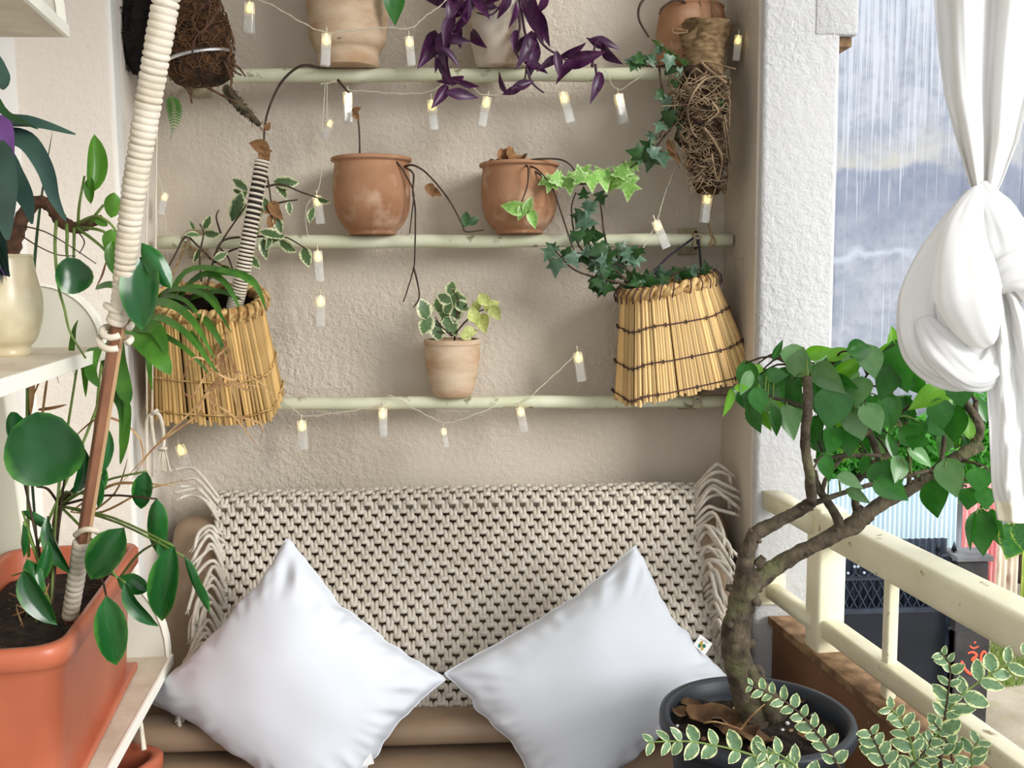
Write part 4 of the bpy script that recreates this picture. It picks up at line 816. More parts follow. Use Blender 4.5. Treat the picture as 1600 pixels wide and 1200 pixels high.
b = MB(); q = bandpts(math.pi*0.98, math.pi*2.0, 36, 5, 53*s); b.add([p+V((0, 0, h_)) for p in q for h_ in (-0.004, 0.004)], [(2*i, 2*i+1, 2*i+3, 2*i+2) for i in range(20)]); CT.part('silver_band', b, M['silver'], mods=[('sol', 0.002)], label='shiny metal band')
for q in ([(330, 0), (300, 30), (318, 52), (330, 0)], [(345, 10), (325, 40), (305, 60), (300, 85)], [(355, 95), (372, 105), (384, 120)], [(355, 92), (365, 110), (378, 118)], [(350, 95), (362, 125), (358, 140), (362, 150)], [(300, 138), (298, 150), (300, 162)], [(290, 132), (296, 148)], [(352, 60), (362, 80), (352, 95)], [(262, 95), (270, 88), (288, 96), (300, 110), (292, 122), (278, 128)], [(322, 135), (345, 148), (370, 160)]):
    CT.part('root', MB().tube(PL(q, 2.27 if q[0][0] < 352 and q[0][1] < 90 else 2.31), [0.0035, 0.0018], 6, k=5), M['trunk'])
CT.part('hanging_cord', MB().tube([c+V((0.02, 0, 170*s)), c+V((0.03, 0.02, 300*s)), c+V((0.03, 0.05, 520*s))], 0.003, 6), M['twine'])
# moss covered stick
ms = PL([(352, 135), (366, 155), (385, 175), (406, 196)], 2.33)
ST = CT.part('mossy_stick', MB().tube(smooth(ms, 8), [0.008, 0.012, 0.013, 0.011, 0.009, 0.005], 12, ring=lambda t, th: 1+0.5*noise.noise(V((t*25, math.cos(th)*2, math.sin(th)*2)))), pm('mossy_bark', srgb(92, 84, 62), srgb(46, 42, 34), scale=50, rough=1, bump=1, bscale=120, bdist=0.006))
b = MB()
for i in range(70):
    t = rg.random(); q = smooth(ms, 8); p = q[int(t*(len(q)-1))]; dr = V((rg.uniform(-1, 1), rg.uniform(-1, .2), rg.uniform(-1, 1))).normalized(); b.tube([p+dr*0.008, p+dr*0.018+V((0.006, 0, -0.006))], [0.0015, 0.0006], 4)
CT.part('moss_tuft', b, M['root'], kind='stuff')
# fern frond
fr_ = PL([(268, 148), (272, 165), (272, 190), (266, 218)], 2.36); FT = CT.part('fern_frond', MB().tube(fr_, [0.0016, 0.0006], 5, k=4), M['stemg'])
q = smooth(fr_, 6); fm = blade('leaflet', OVATE, nv=4, droop=0.1).mesh('leaflet', mt=M['g_fern'])
for i in range(2, len(q)-1):
    for sd in (-1, 1):
        L_ = 0.022*math.sin(math.pi*min((i/len(q))*0.9+0.22, 1)); dr = (rt*sd+up*-0.45).normalized(); CT.inst('leaflet', fm, leafM(q[i], dr, V((0, -1, 0.2)), L_, 0.42), FT)
# dark moss planter beside it
c = P(222, 118, 2.42); s = 2.42/F; DT = Thing('moss_planter', 'nearly black moss planter hanging against the left niche wall', 'planter', c)
DT.part('moss_body', MB().lathe([(0.003, 0), (14*s, 1*s), (22*s, 20*s), (27*s, 50*s), (29*s, 80*s), (24*s, 110*s), (20*s, 150*s), (15*s, 200*s)], c, 28, Matrix.Rotation(rad(4), 4, 'Y'), fn=lambda th, z: 1+0.35*noise.noise(V((math.cos(th)*3, math.sin(th)*3, z*35)))), M['darkcoir'])
b = MB()
for i in range(500):
    z = rg.uniform(5, 190)*s; th = rg.uniform(0, 6.28); r0 = (27 if 30*s < z < 100*s else 19)*s; n_ = V((math.cos(th), math.sin(th), rg.uniform(-.3, .6))); p = c+V((r0*n_.x, r0*n_.y, z)); b.tube([p, p+n_*rg.uniform(0.005, 0.013)], [0.0014, 0.0005], 3)
DT.part('moss_fuzz', b, M['darkcoir'], kind='stuff')
DT.part('hanging_cord', MB().tube([c+V((0, 0, 190*s)), c+V((0, 0, 420*s))], 0.003, 6), M['twine'])
DT.part('nursery_label', MB().box(P(236, 122, 2.385), (0.02, 0.002, 0.03), Matrix.Rotation(0.5, 3, 'Y')), M['label'])

# ---------------------------------------------------------------- fairy lights: wire and clear pegs with warm lamps
clipm = MB()
for sy in (-1, 1):
    clipm.box((0, sy*0.0045, 0.0), (0.0165, 0.0035, 0.060), Matrix.Rotation(sy*0.05, 3, 'X'), bev=0.001, seg=1)
clipm.box((0, 0, 0.006), (0.0155, 0.008, 0.012), bev=0.001, seg=1)
for z in (-0.014, -0.019, -0.024): clipm.box((0, -0.0068, z), (0.015, 0.0014, 0.0016))
clipme = clipm.mesh('clip', flat=True, mt=M['clip'])
ledme = MB().lathe([(0.0005, -0.008), (0.0048, -0.006), (0.006, 0), (0.0055, 0.006), (0.003, 0.011), (0.0006, 0.017)], V(), 12).mesh('lamp', mt=M['led'])
headme = MB().lathe([(0.0005, -0.002), (0.0014, -0.002), (0.0014, 0.012), (0.0004, 0.013)], V(), 8).mesh('wire_stub', mt=M['wire'])
def lights(label, wires, clips, d=2.44):
    p0 = P(*wires[0][0][:2], d); T = Thing('fairy_lights', label, 'string lights', p0, 'clear peg fairy lights')
    for w_ in wires:
        for off in (0, 0.0025):
            T.part('wire', MB().tube([p+V((0, 0, off*math.sin(i*1.7))) for i, p in enumerate(smooth(PL(w_, d), 6))], 0.0009, 5), M['wire'])
    for (x, y, t, sc) in clips:
        c = P(x, y, d); mm = Matrix.Translation(c) @ Matrix.Rotation(rad(t), 4, 'Y') @ Matrix.Rotation(rad(R.uniform(-25, 25)), 4, 'Z') @ Matrix.Diagonal((sc*1.15, sc*1.15, sc*1.08, 1))
        ob = T.inst('clip', clipme, mm); T.inst('lamp', ledme, mm @ Matrix.Translation((0, 0, 0.016)), ob); T.inst('wire_stub', headme, mm @ Matrix.Translation((0, 0, 0.030)), ob)
lights('fairy light wire with clear pegs in front of the tall weathered clay pot', [[(330, -30), (388, -6), (425, 8), (470, 34), (508, 50), (560, 47), (600, 43), (641, 44), (665, 25), (684, 12), (720, -20)]], [(390, 28, 2, 1.05), (509, 78, 4, 1.1), (641, 80, -4, 1)], 2.36)
lights('fairy light wire with pegs hanging just below the top pipe', [[(500, 132), (528, 128), (543, 140), (580, 143), (620, 146), (668, 144), (700, 128), (730, 130), (755, 148), (800, 145), (845, 142), (880, 142), (925, 128), (932, 104), (945, 110), (965, 140), (1000, 120), (1030, 104)]],
       [(543, 168, 1, 1.1), (676, 180, -4, 1.1), (757, 175, 12, 1.1), (885, 168, -14, 1.15), (970, 170, -10, 1.1)], 2.46)
lights('fairy light wire dangling down between left basket and left round pot', [[(508, 132), (506, 160), (504, 200), (503, 260), (496, 300), (480, 320), (478, 350), (485, 378), (497, 390), (497, 440), (500, 462)], [(511, 132), (511, 165), (512, 192)]],
       [(512, 202, 20, 0.7), (498, 328, -6, 1.05), (498, 416, -3, 1.15), (501, 486, 1, 1.15)], 2.46)
lights('fairy light wire dangling by the jute planter down to the middle pipe', [[(1072, 215), (1062, 245), (1040, 300), (1028, 340), (1015, 370), (1000, 396)], [(1110, 290), (1104, 305)]], [(1033, 366, -24, 1.1), (1103, 325, 8, 1.1), (1076, 240, -25, 1.0), (1152, 75, 5, 0.9)], 2.42)
lights('fairy light wire with pegs running along under the lowest pipe', [[(420, 655), (436, 628), (455, 636), (475, 650), (520, 646), (560, 640), (598, 632), (610, 618), (650, 640), (680, 655), (700, 661), (730, 652), (775, 636), (815, 630), (850, 600), (885, 568), (903, 548)]],
       [(473, 680, -3, 1.15), (598, 660, 1, 1.1), (695, 684, -8, 0.75), (816, 656, -10, 1.0), (906, 573, -9, 1.15)], 2.475)
lights('two fairy light pegs hanging by the left edge of the niche', [[(236, 200), (244, 260), (254, 300), (262, 400), (262, 520), (270, 640), (281, 696)]], [(255, 318, 15, 0.8), (288, 717, -18, 1.15)], 2.5)

# ---------------------------------------------------------------- futon sofa
SX0, SX1 = -0.735, 0.655
zs = 0.43
SF = Thing('sofa', 'taupe leatherette futon sofa filling the niche under the pipes', 'sofa', ((SX0+SX1)/2, -0.35, 0))
def wrinkle(p, s=9, a=0.004): return a*noise.noise(p*s)+a*0.5*noise.noise(p*s*2.7)
zt_ = P(700, 798, 2.42).z
TB_ = V((0, -0.15, zt_)); BT_ = V((0, -0.50, 0.44))        # top front and bottom front of the leaning back
dirb = (BT_-TB_); nb = V((0, dirb.z, -dirb.y)).normalized(); nb = nb if nb.y < 0 else -nb
mb_ = frame(V((0, 0, 0)), V((1, 0, 0)), -dirb.normalized(), -nb)
b = MB(); cc = (TB_+BT_)/2-nb*0.055; L_ = dirb.length+0.02
def cushion(cx, cy, cz, sx, sy, sz, m3=None, rr=0.03, nn=(40, 18)):
    """rounded padded block"""
    q = bmesh.new(); bmesh.ops.create_cube(q, size=1)
    for v in q.verts: v.co = V((v.co.x*sx, v.co.y*sy, v.co.z*sz))
    bmesh.ops.bevel(q, geom=q.edges[:], offset=rr, segments=4, profile=0.5, affect='EDGES')
    bmesh.ops.subdivide_edges(q, edges=[e for e in q.edges if e.calc_length() > 0.1], cuts=8, use_grid_fill=True)
    q.verts.index_update(); o = MB(); vs = []
    for v in q.verts:
        p = v.co.copy(); p += p.normalized()*(wrinkle(p+V((cx, cy, cz)), 7, 0.006)); p = (m3 @ p if m3 else p)+V((cx, cy, cz)); vs.append(p)
    o.add(vs, [tuple(v.index for v in f.verts) for f in q.faces]); q.free(); return o
SF.part('backrest', cushion((SX0+SX1)/2, cc.y, cc.z, SX1-SX0, L_, 0.11, mb_.to_3x3(), 0.045), M['sofa'])
SF.part('seat_cushion', cushion((SX0+SX1)/2, -0.35, 0.345, SX1-SX0, 0.50, 0.16, None, 0.05), M['sofa'])
b = cushion((SX0+SX1)/2-0.02, -0.525, 0.475, SX1-SX0-0.06, 0.10, 0.06, None, 0.028); SF.part('lumbar_fold', b, M['sofa'])
b = MB().box(((SX0+SX1)/2, -0.34, 0.20), (SX1-SX0-0.06, 0.46, 0.12), bev=0.01); SF.part('base_frame', b, M['strap'], flat=True)
for x in (SX0+0.08, SX1-0.08):
    for y in (-0.16, -0.52): SF.part('leg', MB().box((x, y, 0.07), (0.05, 0.05, 0.14), bev=0.004), M['strap'], flat=True)
b = MB().tube([V((SX0+0.1+i*0.05, -0.56+0.006*math.sin(i), 0.468+0.003*math.sin(i*0.7))) for i in range(26)], 0.0025, 6); SF.part('seam', b, M['strap'])

# ---------------------------------------------------------------- knotted macrame throw
TH = Thing('macrame_throw', 'beige knotted cotton macrame throw with fringed ends over the sofa back', 'throw', (0, -0.25, 0.65))
Lx = lambda v: [(0, 338), (0.2, 345), (0.4, 350), (0.6, 345), (0.8, 333), (1.0, 318)]
def interp(tb, v):
    for (a, x), (c, y) in zip(tb, tb[1:]):
        if v <= c: return x+(y-x)*(v-a)/(c-a)
    return tb[-1][1]
LXT = [(0, 340), (.2, 347), (.4, 352), (.6, 345), (.8, 333), (1, 318)]; RXT = [(0, 1085), (.2, 1088), (.4, 1098), (.6, 1112), (.8, 1128), (1, 1145)]
ROLLV = 0.10
def surf(u, v, off=0.0):
    """v<0 rolls over the top of the sofa back, v 0..1 runs down its face"""
    t = max(v, 0); X0 = P(interp(LXT, min(t, 1)), 765+t*320, 2.45-0.35*t).x; X1 = P(interp(RXT, min(t, 1)), 760+t*330, 2.45-0.35*t).x
    x = X0+(X1-X0)*u; base = TB_.lerp(BT_, t)
    if v >= 0: p = V((x, base.y, base.z))+nb*(0.012+off); n = nb
    else:
        a = min(-v*dirb.length/0.066, 2.6); r = 0.052; c = TB_-nb*0.045; d0 = nb*math.cos(a)+(-dirb.normalized())*math.sin(a); p = V((x, c.y, c.z))+d0*(r+0.012+off); n = d0
    p += n*(0.004*noise.noise(V((u*6, v*6, 0))))
    return p
NU, NV = 34, 30
b = MB(); rg = random.Random(8)
NV = 34; vrow = [-0.20+1.18*j/(NV-1) for j in range(NV)]
for j in range(NV):
    v = vrow[j]; dv = 1.18/(NV-1); off_ = 0.5*(j % 2)
    for i in range(NU+1):
        u = (i+off_)/NU+0.0015*rg.uniform(-1, 1)
        if u > 1.001: continue
        du = 1/NU; jz = rg.uniform(-.0008, .0008)
        for s_ in (-1, 1):      # the two upright cords of a knot
            b.tube([surf(u+s_*du*0.24, v-dv*1.02, -0.003), surf(u+s_*du*0.17, v-dv*0.72, 0.0035), surf(u+s_*du*0.135, v-dv*0.2, 0.0045), surf(u+s_*du*0.13, v+dv*0.40, 0.002)], [0.0050, 0.0056, 0.0056, 0.0054], 6, k=2)
        b.tube([surf(u-du*0.34, v+dv*0.10, -0.003), surf(u-du*0.21, v+dv*0.36, 0.004), surf(u, v+dv*0.46, 0.0075+jz), surf(u+du*0.21, v+dv*0.36, 0.004), surf(u+du*0.34, v+dv*0.10, -0.003)], [0.0052, 0.0058, 0.0062, 0.0058, 0.0052], 6, k=2)
TH.part('knotted_field', b, M['cord'])
# fringes
def strand(p0, pts, r=0.0046, end=True):
    pts = [p0]+pts; b = MB().tube(pts, [r, r, r*0.95], 7, k=5)
    q = smooth(pts, 5); t = (q[-1]-q[-2]).normalized(); sd = t.orthogonal().normalized()
    for k in range(4):
        a = k*1.6; dd = (t+(sd*math.cos(a)+t.cross(sd)*math.sin(a))*0.45).normalized(); b.tube([q[-1]-t*0.002, q[-1]+dd*0.012], [r*0.5, r*0.2], 4)
    TH.part('fringe_strand', b, M['cord'])
for k in range(34):         # left side
    v = -0.06+1.02*k/33; p0 = surf(0.002, v, 0.0)
    if k in (5, 6, 7): continue
    jx = rg.uniform(-1, 1); lw = surf(0.0, min(v+0.1, 1), 0.0)
    x, y = interp(LXT, max(v, 0)), 765+v*320; dd = 2.6+p0.y
    if v < 0.16: e = [(x-22, y-2+jx*4), (x-40, y-8+jx*8), (x-52-abs(jx)*18, y-2+jx*12)]
    elif v < 0.32: e = [(x-18, y-4), (x-30, y+6+jx*4), (x-44, y+26+jx*8)]
    else: e = [(x-20, y+2), (x-36+jx*3, y+24), (x-44+jx*5, y+52+jx*6), (x-50+jx*9, y+78+jx*14)]
    # strands lie on the back: keep them just in front of its face
    out = []
    for m_, (ex, ey) in enumerate(e):
        vv = (ey-765)/320; f_ = TB_.lerp(BT_, max(min(vv, 1.05), -0.02)); out.append(P(ex, ey, 2.6+f_.y-0.018-0.006*(k % 3)))
    out = [p+V((rg.uniform(-.008, .008), rg.uniform(-.006, 0), rg.uniform(-.009, .009))) for p in out]; strand(p0, out, 0.0046)
for k in range(44):         # right side, longer and heavier
    v = -0.07+1.03*k/43; p0 = surf(0.998, v, 0.0); jx = rg.uniform(-1, 1); x, y = interp(RXT, max(v, 0)), 762+v*330
    if v < 0.12: e = [(x+24, y-8+jx*5), (x+44, y-2+jx*8), (x+58+jx*8, y+8+jx*9)]
    elif v < 0.34: e = [(x+22, y+2), (x+40+jx*4, y+26+jx*5), (x+54+jx*10, y+52+jx*10)]
    else: e = [(x+14, y+4), (x+28+jx*3, y+34), (x+38+jx*5, y+66+jx*8), (x+48+jx*8-v*8, y+100+jx*14)]
    out = []
    for m_, (ex, ey) in enumerate(e):
        vv = (ey-765)/320; f_ = TB_.lerp(BT_, max(min(vv, 1.02), -0.02)); out.append(P(ex, min(ey, 1110), 2.6+f_.y-0.02-0.008*(k % 3)))
    out = [p+V((rg.uniform(-.012, .014), rg.uniform(-.008, 0), rg.uniform(-.012, .012))) for p in out]; strand(p0, out, 0.005)
for q in ([(352, 848), (330, 834), (312, 842), (306, 852)], [(348, 835), (330, 828), (315, 836)]): TH.part('fringe_strand', MB().tube([P(x, y, 2.36) for x, y in q], 0.0035, 6, k=5), M['cord'])

# ---------------------------------------------------------------- pillows
def pillow(label, c4, tk, seed, pinch=0.16, group='white square pillows on the sofa'):
    """corners top, right, bottom, left; slim at corners, full in the middle"""
    a, r_, b_, l_ = c4; cen = (a+r_+b_+l_)/4; n = (r_-l_).cross(a-b_).normalized(); n = n if n.y < 0 else -n; N_ = 56
    T = Thing('pillow', label, 'pillow', cen, group); ob = MB()
    def pt(u, v, side):
        s, t = 2*u-1, 2*v-1
        ins_s = 1-pinch*(1-t*t)*0+0; 
        ss = s*(1-pinch*math.cos(t*math.pi/2)**1.0*0.5*abs(s)**3); tt = t*(1-pinch*math.cos(s*math.pi/2)*0.5*abs(t)**3)
        u2, v2 = (ss+1)/2, (tt+1)/2
        p = a*(1-u2)*(1-v2)+r_*u2*(1-v2)+b_*u2*v2+l_*(1-u2)*v2
        e = max(0.0, (1-s*s))*max(0.0, (1-t*t)); h = tk*(e**0.46)*1.12
        wob = 0.010*noise.noise(V((s*2.4+seed, t*2.4, 9.0))); p += (p-cen).normalized()*(wob+0.006*noise.noise(V((s*7+seed, t*7, 4.0))))*(rr0 if (rr0 := max(abs(s), abs(t))**3) else 0)
        edge = max(0.0, (1-e**0.5)*1.5-0.45)
        # creases fan in from the corners and seams
        ang = math.atan2(t, s); rr_ = math.hypot(s, t)
        w = noise.noise(V((math.cos(ang)*9+seed, math.sin(ang)*9, rr_*1.1)))*1.1+0.5*noise.noise(V((s*5+seed, t*5, 1.0)))
        h += w*0.034*edge*min(1, e*7+0.05)+0.006*noise.noise(V((s*2.2, t*2.2, seed+5)))*(e > 0)
        return p+n*h*side*(1 if side > 0 else 0.75)
    w_ = N_+1
    f_ = [pt(i/N_, j/N_, 1) for j in range(N_+1) for i in range(N_+1)]; g_ = [pt(i/N_, j/N_, -1) for j in range(N_+1) for i in range(N_+1)]
    fs = [(j*w_+i, j*w_+i+1, (j+1)*w_+i+1, (j+1)*w_+i) for j in range(N_) for i in range(N_)]
    ob.add(f_+g_, fs+[tuple(x+w_*w_ for x in q[::-1]) for q in fs])
    o = T.part('pillow_body', ob, M['pillow'], mods=[('sub', 1)])
    loop = [pt(i/N_, 0, 1) for i in range(N_+1)]+[pt(1, i/N_, 1) for i in range(1, N_+1)]+[pt(1-i/N_, 1, 1) for i in range(1, N_+1)]+[pt(0, 1-i/N_, 1) for i in range(1, N_)]
    T.part('seam', MB().tube(loop+[loop[0]], 0.0018, 6), M['pillow'])
    return T, n
PLf, n1 = pillow('large white cotton pillow at the left, standing on its corner against the throw', [P(448, 843, 2.12), P(692, 1062, 2.02), P(520, 1300, 1.90), P(220, 1088, 2.10)], 0.105, 3.0, 0.20)
PRt, n2 = pillow('white cotton pillow at the right with a small coloured tag, behind the black pot', [P(992, 856, 2.12), P(1142, 1062, 2.06), P(880, 1300, 1.92), P(694, 1052, 2.03)], 0.10, 8.0, 0.18)
# printed tag on the right pillow and plain tag on the left
tg = P(1098, 1007, 2.03); a1 = (P(1115, 1005, 2.03)-P(1095, 989, 2.03)).normalized(); a2 = n2.cross(a1).normalized(); mt_ = frame(V((0, 0, 0)), a1, a2, n2).to_3x3()
tag_ = PRt.part('sewn_tag', MB().box(tg, (0.034, 0.028, 0.0012), mt_), M['label'], flat=True, label='white tag with green and yellow print')
def dot(dx, dy, sx, sy, mt, nm): PRt.part(nm, MB().lathe([(sx, -0.0004), (sx, 0.0004)], tg+mt_ @ V((dx, dy, 0.001)), 16, frame(V((0, 0, 0)), mt_ @ V((1, 0, 0)), mt_ @ V((0, sy/sx, 0)), mt_ @ V((0, 0, 1)))), M[mt], parent=tag_, flat=True)
for dx, dy, mt in ((-0.004, -0.006, 'lgreen'), (0.004, -0.001, 'lgreen'), (-0.005, 0.001, 'lyel'), (0.004, -0.008, 'lyel'), (-0.002, -0.003, 'lyel')): dot(dx, dy, 0.0042 if mt == 'lgreen' else 0.003, 0.0042, mt, 'printed_dot')
for k, (dx, w_) in enumerate(((-0.002, 0.018), (0.003, 0.012))): PRt.part('printed_line', MB().box(tg+mt_ @ V((dx, 0.007+0.003*k, 0.0009)), (w_, 0.0009, 0.0006), mt_), M['lgrey'], parent=tag_, flat=True)
PLf.part('sewn_tag', MB().box(P(572, 1188, 1.93), (0.028, 0.0012, 0.022), Matrix.Rotation(rad(-14), 3, 'Y')), M['label'], flat=True)

# ---------------------------------------------------------------- white shelves on the left wall
SROT = rad(7.5); sdir = V((math.sin(SROT), -math.cos(SROT), 0))
def shelf(label, tip, zt, width, y1, thick, panel_h, group='white wall shelves with rounded end boards', wallx=XL0, SROT=SROT):
    """tip = front corner at the niche end (3D, top surface); runs towards the room along the left wall"""
    T = Thing('white_shelf', label, 'shelf', ((wallx+tip.x)/2, tip.y, zt-thick), group)
    x0, x1 = wallx+0.001, tip.x; y0 = tip.y; ex = (y0-y1)*math.tan(SROT)
    rc = 0.02
    b = MB(); poly = [V((x0, y0, 0)), V((x0, y1, 0)), V((x1+ex, y1, 0)), V((x1, y0-0.0, 0))]
    b.prism([p+V((0, 0, zt-thick)) for p in poly], V((0, 0, thick))); T.part('shelf_board', b, M['shelf_top'], flat=True)
    b = MB().box((x1+ex/2+0.0035, (y0+y1)/2, zt-thick/2), (0.007, (y0-y1)/math.cos(SROT), thick+0.002), Matrix.Rotation(SROT, 3, 'Z'), bev=0.0015); T.part('edge_band', b, M['white_shelf'], flat=True, label='white front edge')
    # end board with a rounded upper corner
    if panel_h:
        pr_ = [V((x0, y0, zt)), V((x1, y0, zt))]; r = min(width*0.75, panel_h*0.95)
        for i in range(13):
            a = math.pi/2*i/12; pr_.append(V((x1-r+r*math.cos(a), y0, zt+panel_h-r+r*math.sin(a))))
        pr_.append(V((x0, y0, zt+panel_h)))
        e = T.part('end_board', MB().prism(pr_, V((0, -0.014, 0))), pm('end_board_face', srgb(206, 204, 190), rough=0.45), flat=True)
        T.part('end_edge', MB().prism([p+V((0.003, 0, 0)) for p in pr_[1:-1]]+[p+V((-0.004, 0, -0.004)) for p in pr_[1:-1]][::-1], V((0, -0.018, 0))), M['white_shelf'], parent=e, flat=True)
    return T
t1 = P(266, 1022, 2.16)
S1 = shelf('lowest white shelf holding the long terracotta planter', t1, t1.z, 0.3, -2.3, 0.022, 0.24, SROT=rad(4.6))
t2 = P(166, 541, 1.84)
S2 = shelf('middle white shelf holding the ivory vase', t2, t2.z, 0.26, -2.3, 0.02, 0.115)
t3 = P(101, 40, 1.66)
S3 = shelf('topmost white shelf in the upper left corner', t3, t3.z, 0.26, -2.3, 0.018, 0.2)
# side board on the left wall between the shelves, with a slanted white edge
xb = XL0+0.012; ya, yb = -2.6+(CAM.x-xb)/((730-62)/F), -2.6+(CAM.x-xb)/((730-28)/F)
q = [V((xb, ya, t1.z)), V((xb, yb, t2.z-0.0202)), V((xb, -2.2, t2.z-0.0202)), V((xb, -2.2, t1.z))]
SD = Thing('side_board', 'grey green upright board on the left wall between the lowest and middle shelves', 'board', (xb, -1.2, t1.z)); SD.part('board', MB().prism(q, V((-0.0115, 0, 0))), pm('divider_face', srgb(186, 184, 166), rough=0.5), flat=True)
SD.part('edge_band', MB().prism([V((xb+0.004, ya, t1.z)), V((xb+0.004, yb, t2.z-0.0202)), V((xb+0.004, yb-0.05, t2.z-0.0202)), V((xb+0.004, ya-0.06, t1.z))], V((-0.0155, 0, 0))), M['white_shelf'], flat=True, label='white edge')

# something terracotta on the top shelf
q = P(25, -8, 1.35); OT = single('terracotta_saucer', MB().lathe([(0.003, 0), (0.05, 0), (0.075, 0.012), (0.085, 0.05), (0.088, 0.052), (0.084, 0.056), (0.07, 0.016), (0.003, 0.01)], V((-0.82, -1.13, t3.z)), 40), M['plastic'], 'orange terracotta dish on the topmost white shelf', 'dish', (-0.82, -1.13, t3.z))

# ---------------------------------------------------------------- long planter on the lowest shelf
zr_ = P(215, 838, 2.14).z; zb = t1.z
pA, pB = P(216, 838, 2.09), PZ(84, 1002, zr_)
PLM = Matrix.Translation(pA) @ Matrix.Rotation(SROT, 4, 'Z') @ Matrix.Translation(-pA)
def planter(T, y0, y1, xin, xout, z0, z1, mt, MX=Matrix.Identity(4), lip=0.014, taper=0.018):
    """box trough: outer right rim edge x = xout, far end y0, near end y1"""
    def ring(ins, z, rc=0.045):
        pts = []; ax0, ax1, ay0, ay1 = xin+ins, xout-ins, y1+ins, y0-ins
        for (cx, cy, a0) in ((ax1-rc, ay0+rc, -90), (ax1-rc, ay1-rc, 0), (ax0+rc, ay1-rc, 90), (ax0+rc, ay0+rc, 180)):
            for k in range(7): a = rad(a0+15*k); pts.append(V((cx+rc*math.cos(a), cy+rc*math.sin(a), z)))
        return pts
    h = z1-z0; lev = [(taper+lip, z0), (taper+lip-0.002, z0+0.004), (lip+0.004, z1-0.055), (lip-0.002, z1-0.05), (lip-0.004, z1-0.036), (0.001, z1-0.034), (0, z1-0.006), (0.004, z1), (0.014, z1), (0.018, z1-0.005), (0.022, z1-0.1), (taper+lip+0.006, z0+0.01)]
    b = MB(); rs = [ring(i_, z) for i_, z in lev]; n = len(rs[0]); vs = [p for r_ in rs for p in r_]; fs = []
    for k in range(len(rs)-1):
        for j in range(n): fs.append((k*n+j, k*n+(j+1) % n, (k+1)*n+(j+1) % n, (k+1)*n+j))
    fs.append(tuple(range(n))[::-1]); fs.append(tuple((len(rs)-1)*n+j for j in range(n)))
    b.add([MX @ q_ for q_ in vs], fs); T.part('trough', b, mt)
    so_ = ring(0.026, z1-0.05); c = sum(so_, V())/len(so_); N_ = 10; vs = [c+V((0, 0, 0.008))]; fs = []
    for m_ in range(1, N_+1):
        for p in so_: q_ = c.lerp(p, m_/N_); q_.z += 0.010*noise.noise(q_*22)+0.006*(1-m_/N_); vs.append(q_)
    for j in range(n): fs.append((0, 1+j, 1+(j+1) % n))
    for m_ in range(N_-1):
        for j in range(n): fs.append((1+m_*n+j, 1+m_*n+(j+1) % n, 1+(m_+1)*n+(j+1) % n, 1+(m_+1)*n+j))
    T.part('soil', MB().add([MX @ q_ for q_ in vs], fs), M['soil'])
PT = Thing('planter_box', 'long terracotta coloured planter of round leaved plants on the lowest shelf', 'planter', (pA.x-0.1, (pA.y+pB.y)/2, zb))
planter(PT, pA.y+0.01, pA.y-(pB-pA).length-0.03, pA.x-0.262, pA.x+0.005, zb+0.012, zr_, M['plastic'], PLM)
b = MB().box(V(((pA.x-0.262+pA.x)/2+0.002, pA.y-(pB-pA).length/2-0.01, zb+0.010)), (0.235, (pB-pA).length, 0.016), bev=0.005); b.v = [PLM @ v for v in b.v]; PT.part('drip_tray', b, M['plastic'])

# tall wrapped stake standing in the planter
SK = [P(107, 955, 1.70), P(120, 868, 1.66), P(124, 828, 1.64), P(181, 505, 1.50), P(190, 470, 1.49), P(205, 330, 1.45), P(232, 160, 1.41), P(256, 20, 1.38), P(290, -170, 1.36)]
KT = Thing('wrapped_stake', 'tall wooden stake wrapped in white cotton rope, standing in the planter', 'stake', SK[0])
def stick(a, c, w_):
    z = (c-a).normalized(); x = (rt-z*rt.dot(z)).normalized(); y = z.cross(x); x, y = (x*0.8+y*0.6), (y*0.8-x*0.6)
    return MB().box((a+c)/2, (w_, w_, (c-a).length), Matrix((x, y, z)).transposed(), bev=0.0015, seg=1)
st = KT.part('wooden_rod', stick(SK[0]-V((0, 0, 0.02)), SK[4].lerp(SK[3], 0.3), 0.0155), M['wood'], flat=True)
rA, rB = SK[0]-V((0, 0, 0.02)), SK[4].lerp(SK[3], 0.3); KT.part('lit_side_strip', MB().prism([rA+rt*0.0092+V((0, -.004, 0)), rB+rt*0.0092+V((0, -.004, 0)), rB+rt*0.0092+V((0, .004, 0)), rA+rt*0.0092+V((0, .004, 0))], rt*0.003), M['woodlit'], flat=True)  # added pale strip paints the rod's right face as lit
wrapped(KT, 'rope_wrap', [rA.lerp(rB, 0.02), rA.lerp(rB, 0.15), rA.lerp(rB, 0.29)], [0.0140, 0.0145, 0.0150], 13, M['rope'], 16, 0.12, seed=3)
wrapped(KT, 'rope_wrap', SK[3:], [0.0150, 0.0165, 0.018, 0.0178, 0.0180], 62, M['rope'], 16, 0.10, seed=5)
for (yy, tl, r_) in ((487, 4, 0.019), (515, -6, 0.021), (533, 6, 0.023)):
    cpt = P(181-(yy-500)*0.18, yy, 1.50); q = [cpt+V((r_*math.cos(t)+0.004, r_*0.9*math.sin(t), 0.008*math.sin(t+tl)+0.003*math.cos(2*t))) for t in [k/20*5.6-0.4 for k in range(21)]]
    KT.part('rope_loop', MB().tube(q, 0.0050, 9), M['rope'])
KT.part('rope_loop', MB().tube([P(118, 836, 1.635), P(130, 828, 1.62), P(146, 828, 1.62), P(158, 834, 1.63)], 0.005, 8, k=4), M['rope'])

